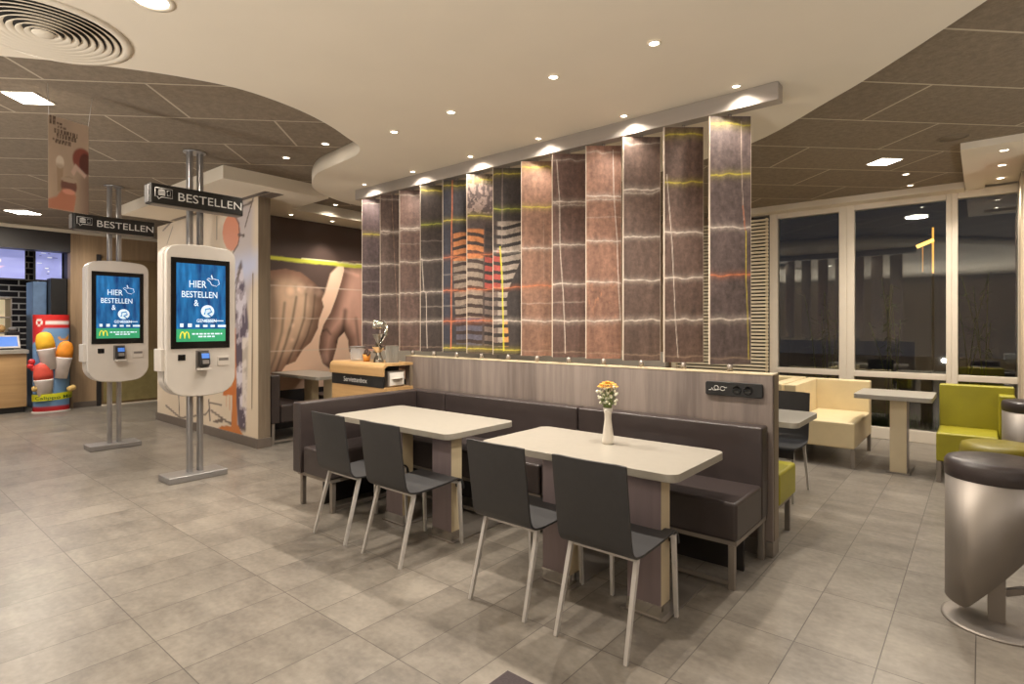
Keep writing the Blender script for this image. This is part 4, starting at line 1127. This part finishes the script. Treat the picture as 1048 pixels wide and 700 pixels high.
def corner_seat(name, label, m, xa, xb, y0, y1, side, zb=.83, side_y0=None, zs=.83):
    """seat block with a back on the window side and one on the side (-1 left, +1 right)"""
    t = thing(name, label, 'armchair', ((xa + xb) / 2, (y0 + y1) / 2, 0))
    child(B(xa, xb, y0, y1 - .13, .2, .47), 'seat', m, t, .018, 3)
    e0, e1 = (xa - .125, xb) if side < 0 else (xa, xb + .125)
    child(B(e0, e1, y1 - .125, y1, .2, zb), 'backrest', m, t, .014, 3)
    q = y0 if side_y0 is None else side_y0
    if side < 0: child(B(xa - .125, xa - .005, q, y1 - .13, .2, zs), 'side_back', m, t, .014, 3)
    else: child(B(xb + .005, xb + .125, q, y1 - .13, .2, zs), 'side_back', m, t, .014, 3)
    for x in (xa + .02 - (.1 if side < 0 else 0), xb - .02 + (.1 if side > 0 and side_y0 is None else 0)):
        for y in (y0 + .025, y1 - .03): child(B(x - .018, x + .018, y - .018, y + .018, 0, .2), 'leg', M['steel'], t)
    return t
corner_seat('corner_armchair', 'cream leather corner armchair with high sides by the windows', M['cream'], -1.55, -1.0, 6.71, 7.85, -1)
t = corner_seat('corner_armchair', 'cream leather seat behind the cream armchair, nearer the slatted screen', M['cream'], -2.35, -1.83, 6.75, 7.9, 1)
corner_seat('corner_armchair', 'cream leather seat half hidden behind the printed louvres by the wall', M['cream'], -3.35, -2.75, 6.9, 8.0, -1)
corner_seat('corner_armchair', 'cream leather seat farthest left behind the louvres by the wall', M['cream'], -4.75, -4.15, 6.9, 8.0, -1)
corner_seat('corner_armchair', 'lime green leather corner armchair by the right window', M['green'], -.33, .12, 6.66, 7.32, 1, .885, 6.97, .82)

# white table between cream and green armchairs
t = thing('table', 'cream single-leg table between the cream and green armchairs', 'table', (-.74, 7.0, 0))
child(MB().prism(rrect(-1.02, -.36, 6.74, 7.42, .04), .73, .775, smooth=True), 'tabletop', M['tabletop'], t, .003)
lg = child(B(-.71, -.57, 6.80, 7.02, .01, .73), 'leg', M['tableleg'], t, .003)
child(B(-.57, -.566, 6.81, 7.01, .012, .728), 'side_panel', M['tablemauve'], lg)
child(B(-.74, -.54, 6.78, 7.3, 0, .01), 'base_plate', M['steel'], t)

# olive pouf
pf = thing('pouf', 'round olive leather pouf in front of the lime green armchair', 'pouf', (.12, 6.2, 0))
MB().lathe([(.0001, .1), (.25, .1), (.265, .13), (.27, .3), (.268, .45), (.255, .485), (.22, .498), (.0001, .505)], n=40).build('cushion', M['olive'], pf)
for k in range(3):
    a = 2 * PI * k / 3 + .4
    MB().lathe([(.018, 0), (.018, .101)], .2 * math.cos(a), .2 * math.sin(a), n=12).build('leg', M['steel'], pf)

# drum bar stools
def drum_stool(label, x, y, rz, zt=.80):
    t = thing('bar_stool', label, 'stool', (x, y, 0), rz, 'steel drum stools')
    r = .205
    MB().lathe([(.0001, 0), (.222, 0), (.222, .008), (.21, .014), (.0001, .018)], n=48).build('base_disc', M['steel'], t)
    MB().box(-.035, .035, -.03, .03, .014, zt - .1).build('post', M['steel'], t, bevel=.004)
    # rolled sheet, cut slanting up towards +x
    n = 72; vs, fs = [], []
    for k in range(n):
        a = 2 * PI * k / n; ca = math.cos(a)
        zb = .10 + .27 * max(0, ca + .55) - .02 * smooth_s((ca + .8) / .5) * 0
        for rr_ in (r, r - .004):
            vs += [(rr_ * math.cos(a), rr_ * math.sin(a), zb), (rr_ * math.cos(a), rr_ * math.sin(a), zt - .095)]
    for k in range(n):
        q, w = 4 * k, 4 * ((k + 1) % n)
        fs += [(q, w, w + 1, q + 1), (q + 2, q + 3, w + 3, w + 2), (q, q + 2, w + 2, w), (q + 1, w + 1, w + 3, q + 3)]
    MB().add(vs, fs, True).build('drum_sheet', M['steel'], t)
    MB().lathe([(.0001, zt - .1), (.195, zt - .1), (.207, zt - .09), (.21, zt - .05), (.208, zt - .022), (.198, zt - .006), (.18, zt), (.0001, zt + .004)], n=56).build('seat_cushion', M['leather'], t)
    return t
def smooth_s(x):
    x = min(1, max(0, x)); return x * x * (3 - 2 * x)
k = drum_stool('steel drum bar stool with dark leather top, nearest at the right edge', .058, 3.70, -.02, .815)
MB().tube([(.03, .03, .15), (.34, .12, .26)], .022, 4, .022, True).build('foot_bar', M['steel'], k)
k2 = dup(k, (.345, 6.72, 0), -.02, 'steel drum bar stool with dark leather top, farther one behind the olive pouf')
bt = thing('bar_table', 'white bar table edge at the right edge of the view', 'table', (.62, 5.85, 0))
child(B(.275, 1.0, 5.4, 6.12, .90, 1.03), 'tabletop', M['tabletop'], bt, .006)
child(B(.6, .72, 5.6, 5.9, .012, .90), 'leg', M['tableleg'], bt, .004)
child(B(.45, .9, 5.5, 6.0, 0, .012), 'base_plate', M['steel'], bt)

# brown printed wall pier at the right edge
def pier_fn(U, V):
    n = fbm(U * 6, V * 6, 41)
    C = np.zeros(U.shape + (3,)) + L3((112, 78, 66)); C = C * (1 + .8 * (n - .5))[..., None]
    for zz in (1.35, 1.75, 2.3, 2.7):
        C = over(C, L3((224, 208, 192)), np.clip(.5 - (np.abs(V - zz - .08 * (fbm(U * 5, V * 0 + zz, 3) - .5)) - .006) / .008, 0, 1))
    C = over(C, L3((224, 208, 192)), np.clip(.5 - (np.abs(U - 7.6 - .1 * (fbm(V * 3, U * 0, 6) - .5)) - .008) / .01, 0, 1))
    d = np.hypot(U - 7.55, V - 1.0); C = over(C, L3((34, 26, 24)), np.clip(.5 - (d - .16 - .08 * n) / .02, 0, 1))
    return C
struct(B(.36, .6, 7.35, 8.2, 0, 3.14).build('wall_right', M['wallbeige']))
struct(painted('trim_12', M['panelpaint'], 7.35, 8.2, .1, 2.98, .02, pier_fn, lambda u, v: (.352, 8.2 - (u - 7.35) if False else u, v)))
struct(B(.345, .36, 8.1, 8.2, .1, 2.98).build('trim_13', M['framewhite']))

struct(B(-7.6, -3.95, YW - .16, YW, .80, 1.04).build('trim_14', M['framewhite']))
struct(B(-7.69, -7.54, 5.6, 8.6, .80, 1.06).build('trim_15', M['framewhite']))
# slatted screen beside the windows
sl = thing('slatted_screen', 'cream horizontal slat screen left of the windows', 'screen', (-3.0, 8.7, 0))
child(B(-2.43, -2.40, 8.725, 8.745, 0, 3.05), 'post', M['slat'], sl)
child(B(-3.85, -3.78, 8.66, 8.74, 0, 3.05), 'post', M['slat'], sl)
for k in range(52):
    z = .35 + k * .052
    child(B(-3.78, -2.385, 8.68, 8.72, z, z + .03), 'slat', M['slat'], sl)
child(B(-3.8, -2.86, 8.75, 8.77, 0, 3.05), 'back_panel', M['finwood'], sl)
child(B(-2.86, -2.40, 8.75, 8.77, 0, 3.05), 'back_panel', M['dark'], sl)

# floor outlet
fo = thing('floor_outlet', 'dark square floor outlet box at the lower edge of the view', 'floor outlet', (-1.485, 1.775, 0))
MB().box(-.078, .078, -.075, .075, 0, .004).build('frame', M['steel'], fo)
MB().box(-.072, .072, -.069, .069, .004, .006).build('lid', mat('outlet_lid', rgb(58, 46, 48), .7, var=.25, scale=120), fo)

# ================================================================== FAR LEFT COUNTER
cn = thing('service_counter', 'light oak service counter with white top at the far left', 'counter', (-12.75, .5, 0))
child(B(-13.1, XL - .02, -3, 2.12, .1, 1.0), 'front_panel', M['oak_z'], cn)
child(B(-13.15, XL + .03, -3, 2.14, 1.0, 1.07), 'countertop', M['tabletop'], cn, .006)
child(B(-13.08, XL - .06, -3, 2.1, 0, .1), 'plinth', M['black'], cn)
def brick_mat():
    m, nt, b = nodes('black_brick_tiles'); N, L = nt.nodes, nt.links
    tc = N.new('ShaderNodeTexCoord'); sp = N.new('ShaderNodeSeparateXYZ'); cb = N.new('ShaderNodeCombineXYZ')
    L.new(tc.outputs['Object'], sp.inputs[0]); L.new(sp.outputs[1], cb.inputs[0]); L.new(sp.outputs[2], cb.inputs[1])
    br = N.new('ShaderNodeTexBrick'); L.new(cb.outputs[0], br.inputs['Vector'])
    br.inputs['Color1'].default_value = rgb(34, 32, 34); br.inputs['Color2'].default_value = rgb(50, 46, 46); br.inputs['Mortar'].default_value = rgb(170, 164, 156)
    br.inputs['Scale'].default_value = 1; br.inputs['Brick Width'].default_value = .3; br.inputs['Row Height'].default_value = .12; br.inputs['Mortar Size'].default_value = .012
    L.new(br.outputs['Color'], b.inputs['Base Color']); b.inputs['Roughness'].default_value = .15
    return m
M['tile_black'] = brick_mat()
struct(B(-15.0, -14.9, -3, 3.5, 0, ZC).build('wall_kitchen', M['tile_black']))
struct(B(-14.9, -12.7, 2.72, 2.8, 0, ZC).build('wall_kitchen', M['dark']))
# menu screens
def menu_fn(seed):
    def fn(U, V):
        C = np.zeros(U.shape + (3,)) + L3((150, 156, 214))
        C = C * (.75 + .5 * fbm(U * 3, V * 4, seed))[..., None]
        if seed == 3:
            e = lambda x, y, a, b, w=.1: np.clip(.5 - (np.hypot((U - x) / a, (V - y) / b) - 1) / w, 0, 1)
            C = over(C, L3((240, 236, 246)), e(.62, .55, .16, .16)); C = over(C, L3((140, 70, 80)), e(.62, .5, .13, .07))
            C = over(C, L3((236, 196, 226)), np.clip(.5 - sd_poly(U, V, [(.0, .0), (.0, .2), (.5, .42), (.8, .38), (.7, .2), (.3, .0)]) / .05, 0, 1))
        rl = random.Random(seed)
        for k in range(9):
            x = rl.uniform(.02, .7); y = rl.uniform(.6, .95) if seed == 3 else rl.uniform(.2, .95); w = rl.uniform(.08, .2)
            C = over(C, L3((96, 96, 150)) if k % 2 else L3((250, 250, 255)), ((U > x) & (U < x + w) & (np.abs(V - y) < .014)) * .9)
        return C
    return fn
M['menupaint'] = paint_mat('menu_print', .3, emit=.55)
for sd_, ya, yb, lb in [(3, .7, 2.2, 'lit menu screen showing a drink, left one above the counter'), (5, 2.3, 2.72, 'lit menu screen with text lines, right one above the counter')]:
    t = thing('menu_screen', lb, 'screen', (-13.0, (ya + yb) / 2, 2.55), 0)
    child(B(-13.06, -13.0, ya, yb - .01, 2.28, 2.86), 'case', M['black'], t)
    child(B(-13.04, -13.02, (ya + yb) / 2 - .02, (ya + yb) / 2 + .02, 2.86, ZC - .001), 'hanger', M['black'], t)
    o = painted('display', M['menupaint'], 0, 1, 0, 1, .014, menu_fn(sd_), lambda u, v: (.004, (u - .5) * (yb - ya - .05), (v - .5) * .54 + .02), t)
# food display case
fc = thing('food_display', 'glass food display with pastries on shelves behind the counter', 'display case', (-13.55, 1.6, 1.07))
child(B(-13.8, -13.3, .7, 2.05, 0, 1.05), 'base_cabinet', M['kioskgrey'], fc)
for z in (1.05, 1.33, 1.61, 1.95): child(B(-13.8, -13.3, .7, 2.05, z, z + .025), 'shelf', M['steel'], fc)
for y in (.7, 2.03): child(B(-13.8, -13.3, y, y + .02, 1.05, 1.97), 'side_panel', M['steel'], fc)
child(B(-13.82, -13.8, .7, 2.05, 1.05, 1.97), 'back_panel', mat('case_back_lit', rgb(226, 206, 166), .5, emit=.5), fc)
bun = mat('bun_crust', rgb(214, 170, 110), .6, var=.25, scale=14)
first = None
nb_ = 0
for z, nm in ((1.355, 'middle'), (1.075, 'lower')):
    for k in range(8):
        y = 1.0 + .13 * k
        if first is None:
            mb = MB().lathe([(.0001, 0), (.045, 0), (.06, .04), (.068, .07), (.055, .11), (.025, .13), (.0001, .133)], n=14)
            first = mb.build('muffin', bun); first.location = (-13.38, y, z); o = first
        else:
            o = first.copy(); COL.objects.link(o); o.location = (-13.38, y, z)
        tag(o, 'golden muffin on the %s shelf of the food display, in a row of eight' % nm, 'muffin', 'muffins on the %s shelf' % nm)
# till on the counter
tl = thing('till_screen', 'tilted blue till screen on the white countertop at the far left', 'till', (-12.62, 1.86, 1.07))
MB().box(-.06, .06, -.1, .1, .001, .02).build('stand', M['black'], tl)
tm = MB().box(-.012, .012, -.2, .2, 0, .26); tm.move(Matrix.Translation((-.02, 0, .02)) @ Matrix.Rotation(math.radians(-35), 4, 'Y')); tm.build('screen_body', M['kiosk'], tl, bevel=.005)
tm = MB().box(.0125, .014, -.17, .17, .03, .23); tm.move(Matrix.Translation((-.02, 0, .02)) @ Matrix.Rotation(math.radians(-35), 4, 'Y')); tm.build('display', M['devblue'], tl)
cm = thing('coffee_grinder', 'small dark coffee machine on the counter behind the till', 'coffee machine', (-12.95, 2.0, 1.07))
MB().box(-.1, .1, -.09, .09, .001, .3).build('casing', M['black'], cm, bevel=.01)
MB().lathe([(.05, .3), (.06, .34), (.06, .36), (.0001, .37)], n=18).build('hopper', M['kioskgrey'], cm)
MB().lathe([(.03, -.0), (.03, .01)], n=14).move(Matrix.Translation((.1, 0, .2)) @ Matrix.Rotation(PI / 2, 4, 'Y')).build('dial', M['legmetal'], cm)
# steel fridge edge and dark column behind the ice-cream stand
fr = thing('refrigerator', 'tall blue-grey steel refrigerator behind the ice cream stand', 'refrigerator', (-13.2, 2.5, 0))
child(B(-13.5, -12.95, 2.28, 2.47, 0, 2.26), 'steel_front', mat('blue_steel', rgb(120, 150, 190), .3, .5, var=.1), fr, .006)
child(B(-13.4, -12.7, 2.48, 2.71, 0, 2.32), 'dark_cabinet', M['black'], fr, .006)

# ice-cream display column
ic = thing('ice_cream_display', 'red and blue cardboard ice cream display column with three dessert cups', 'display stand', (-12.3, 2.41, 0))
EA, EB = .16, .25
def col_fn(U, V):
    C = np.zeros(U.shape + (3,)) + L3((120, 160, 206))
    C = C * (.85 + .3 * fbm(U * 4, V * 3, 13))[..., None]
    C = over(C, L3((196, 44, 40)), np.clip((V - 1.42 - .10 * np.sin(U * 3.0 + .8) + .0) / .02, 0, 1))
    C = over(C, L3((206, 40, 38)), np.clip((V - 1.42) / .01, 0, 1))
    C = over(C, L3((200, 40, 48)), np.clip(.5 - sd_poly(U, V, [(-.6, 1.45), (-.1, 1.45), (-.25, 1.2), (-.6, 1.1)]) / .03, 0, 1))
    C = over(C, L3((190, 36, 40)), np.clip((.10 - V) / .01, 0, 1))
    e = lambda x, y, a, b, w=.1: np.clip(.5 - (np.hypot((U - x) / a, (V - y) / b) - 1) / w, 0, 1)
    C = over(C, L3((240, 236, 230)), e(-.19, 1.53, .055, .055) - e(-.19, 1.53, .03, .03))
    C = over(C, L3((244, 226, 222)), ((U > -.1) & (U < .26) & (np.abs(V - 1.515) < .028)).astype(float))
    C = over(C, L3((240, 168, 50)), e(.15, 1.28, .10, .07) * (1 - e(.13, 1.32, .09, .06)))
    return C
def ell(a): return (EA * math.cos(a), EB * math.sin(a))
painted('printed_sleeve', M['finpaint'], -PI, PI, 0, 1.66, .03, lambda U, V: col_fn(U * EB * .9, V), lambda u, v: (EA * math.cos(u), EB * math.sin(u), v), ic)
MB().prism([ell(2 * PI * k / 40) for k in range(40)], 1.655, 1.66).build('top_disc', M['paper'], ic)
MB().prism([(1.08 * x, 1.08 * y) for x, y in [ell(2 * PI * k / 40) for k in range(40)]], 0, .025).build('foot_disc', M['paper'], ic)
cupw = mat('dessert_cup_white', rgb(238, 226, 220), .5, var=.06, scale=12)
for (dy, z, tilt, r, c, nm) in [(-.06, .78, 8, .13, (250, 190, 50), 'yellow_dessert'), (.10, .62, -7, .12, (242, 150, 44), 'orange_dessert'), (-.12, .34, 4, .135, (222, 84, 68), 'red_dessert')]:
    Rm = Matrix.Translation((.17, dy, z)) @ Matrix.Rotation(math.radians(tilt), 4, 'X') @ Matrix.Diagonal((.6, 1, 1, 1))
    hh = .42 if nm != 'red_dessert' else .34
    cp = MB().lathe([(.0001, -.05), (r * .72, -.05), (r * .95, hh - .14), (r, hh - .13), (r * .98, hh - .11)], n=24).move(Rm).build('dessert_cup', cupw, ic)
    MB().lathe([(r * .97, hh - .13), (r * 1.0, hh - .02), (r * .92, hh + .07), (r * .7, hh + .14), (r * .3, hh + .17), (.0001, hh + .175)], n=20).move(Rm).build(nm, mat(nm, rgb(*c), .6, var=.1, scale=10), cp)
bb = MB()
for dy, z in [(-.30, .80), (-.285, .87), (-.26, .76)]: bb.ball((.12, dy, z), .05, 12, 8)
bb.build('berries', mat('berry_red', rgb(200, 46, 50), .4, var=.15), ic)
fl = MB()
for k in range(6):
    a = 2 * PI * k / 6; fl.ball((.14, .205 + .035 * math.cos(a), 1.10 + .04 * math.sin(a)), .035, 8, 6)
fl.build('orange_blossom', mat('blossom_orange', rgb(244, 160, 60), .5, var=.1), ic)
nt_ = MB()
for dy, z in [(.26, .40), (.22, .38), (-.25, .42)]: nt_.ball((.16, dy, z), .05, 10, 6)
nt_.build('biscuits', mat('biscuit', rgb(214, 180, 110), .6, var=.2), ic)
ban = []
for k in range(13):
    a = -1.35 + 2.7 * k / 12; ban.append(((EA + .125) * math.cos(a), (EB + .03) * math.sin(a)))
bn = MB()
vs = []
for k, (x, y) in enumerate(ban):
    z = .20 + .04 * (k / 12); vs += [(x, y, z), (x, y, z + .115)]
bn.add(vs, [(2 * k, 2 * k + 2, 2 * k + 3, 2 * k + 1) for k in range(12)], True)
bo = bn.build('yellow_banner', mat('banner_yellow', rgb(214, 214, 40), .5, var=.05), ic)
tx = text_mb('Calippo Mini', .09, (0, 0, 0), (1, 0, 0), (0, 1, 0), bold=.001, xs=.86)
L_ = max(v[0] for v in tx.v)
nv = []
for x, y, z in tx.v:
    a = (x / L_ - .5) * 2.1; nv.append(((EA + .129) * math.cos(a), (EB + .034) * math.sin(a), .232 + y * .8 + .02 * (x / L_)))
tx.v = nv; tx.build('banner_lettering', mat('banner_green', rgb(60, 92, 40), .5), bo)

# ================================================================== OUTSIDE
struct(B(-12, 14, YW + .2, 34, -.2, -.05).build('floor', mat('night_pavement', rgb(52, 50, 48), .8, var=.2)))
gr = MB(); rg = random.Random(11)
for k in range(2600):
    x = rg.uniform(-2.6, .8); y = rg.uniform(9.05, 9.45); h = rg.uniform(.12, .4); a = rg.uniform(0, PI); lx, ly = rg.uniform(-.08, .08), rg.uniform(-.08, .08)
    w = .008
    gr.add([(x - w * math.cos(a), y - w * math.sin(a), -.05), (x + w * math.cos(a), y + w * math.sin(a), -.05), (x + lx, y + ly, h)], [(0, 1, 2)])
stuff(tag(gr.build('grass', mat('grass_green', rgb(84, 140, 44), .7, var=.3, scale=4)), 'green grass growing outside below the windows', 'grass'))
def bamboo(x, y, label):
    t = thing('bamboo_plant', label, 'plant', (x, y, -.05), 0, 'bamboo plants outside the windows')
    cs = MB(); lv = MB()
    for k in range(7):
        bx_, by_ = rg.uniform(-.15, .15), rg.uniform(-.12, .12); h = rg.uniform(1.5, 2.3); lx, ly = rg.uniform(-.3, .3), rg.uniform(-.15, .15)
        pts = [(bx_ + lx * f * f, by_ + ly * f * f, h * f) for f in (0, .33, .66, 1)]
        cs.tube(pts, .009, 6, .004)
        for j in range(26):
            f = rg.uniform(.3, 1); p = Vector((bx_ + lx * f * f, by_ + ly * f * f, h * f)); a = rg.uniform(0, 2 * PI)
            d = Vector((math.cos(a), math.sin(a), rg.uniform(-.7, .4))).normalized() * rg.uniform(.12, .24); s_ = Vector((-math.sin(a), math.cos(a), 0)) * .012
            lv.add([p, p + d * .4 + s_, p + d, p + d * .4 - s_], [(0, 1, 2, 3)])
    cs.build('canes', mat('cane_green', rgb(120, 130, 60), .5, var=.2), t)
    lv.build('leaves', mat('leaf_green', rgb(86, 110, 48), .6, var=.3), t)
bamboo(-.05, 9.95, 'leafy bamboo plant outside the right window')
bamboo(-1.0, 10.3, 'leafy bamboo plant outside the middle window')
bamboo(-1.9, 10.0, 'leafy bamboo plant outside the left window')
sl = thing('reflection_standin', 'glowing orange rods outside the middle window, standing in for a reflection', 'reflection stand-in', (-.98, 18.5, -.05))  # added glowing rods imitating an orange reflection in the window glass
og = glow('orange_reflection', (1, .42, .07, 1), 1.6)
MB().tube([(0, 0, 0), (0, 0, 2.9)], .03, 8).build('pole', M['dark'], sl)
MB().tube([(0, 0, 2.9), (0, 0, 4.1)], .022, 8).build('reflection_rod', og, sl)
MB().tube([(-.22, 0, 2.95), (-.22, 0, 3.6)], .014, 8).build('reflection_side_rod', glow('orange_reflection_dim', (1, .42, .07, 1), .35), sl)
MB().tube([(.02, 0, 3.78), (-.35, 0, 3.62)], .045, 8).build('reflection_bar', glow('orange_reflection_bright', (1, .5, .1, 1), 4), sl)

# ================================================================== LIGHT
w = bpy.data.worlds.new('night'); scn.world = w; w.use_nodes = True
bg = w.node_tree.nodes['Background']; bg.inputs[0].default_value = (.012, .014, .02, 1); bg.inputs[1].default_value = 1
def area(loc_, e, sx, sy, rot=(0, 0, 0), col=(1, .88, .72)):
    l = bpy.data.lights.new('area', 'AREA'); l.shape = 'RECTANGLE'; l.size = sx; l.size_y = sy; l.energy = e; l.color = col
    o = bpy.data.objects.new('area', l); COL.objects.link(o); o.location = loc_; o.rotation_euler = rot; return o
def fill_down(x, y, z, e, cone=150, soft=.12, col=(1, .97, .93)):
    return spot((x, y, z), (x, y, 0), e, cone, .9, soft, col)
NEUT = (1, .955, .9)
# added fill spots under the ceiling, in and out of view, without fixtures
for x, y, e in [(0, -.6, 42), (-2.2, -1.4, 32), (1.2, 1.2, 58), (-4.9, -.8, 34), (-7.4, -.4, 52), (-9.6, .2, 80), (-11.4, -.6, 70), (2.6, 3.4, 60), (1.6, 5.2, 50)]:
    fill_down(x, y, 3.0, e)
for x, y, e in [(-7.0, .9, 70), (-9.3, 1.7, 60), (-11.6, 2.6, 60), (-1.6, 6.2, 60), (-3.2, 6.6, 55), (-5.2, 6.6, 50), (-.4, 5.2, 40)]:
    fill_down(x, y, 3.14, e, 160, .08)
fill_down(-13.9, 1.2, 3.1, 150, 150, .1, (.95, .96, 1))
# added fill spots low behind and beside the camera, brightening the ceilings
for x, y, e in [(-.8, -2.2, 370), (2.8, -.5, 340), (-5.0, -2.4, 370), (-9.0, -2.2, 330), (3.2, 4.5, 230)]:
    spot((x, y, .5), (x, y + .8, 3), e, 165, 1, .05 if x == -.8 else .3, NEUT)
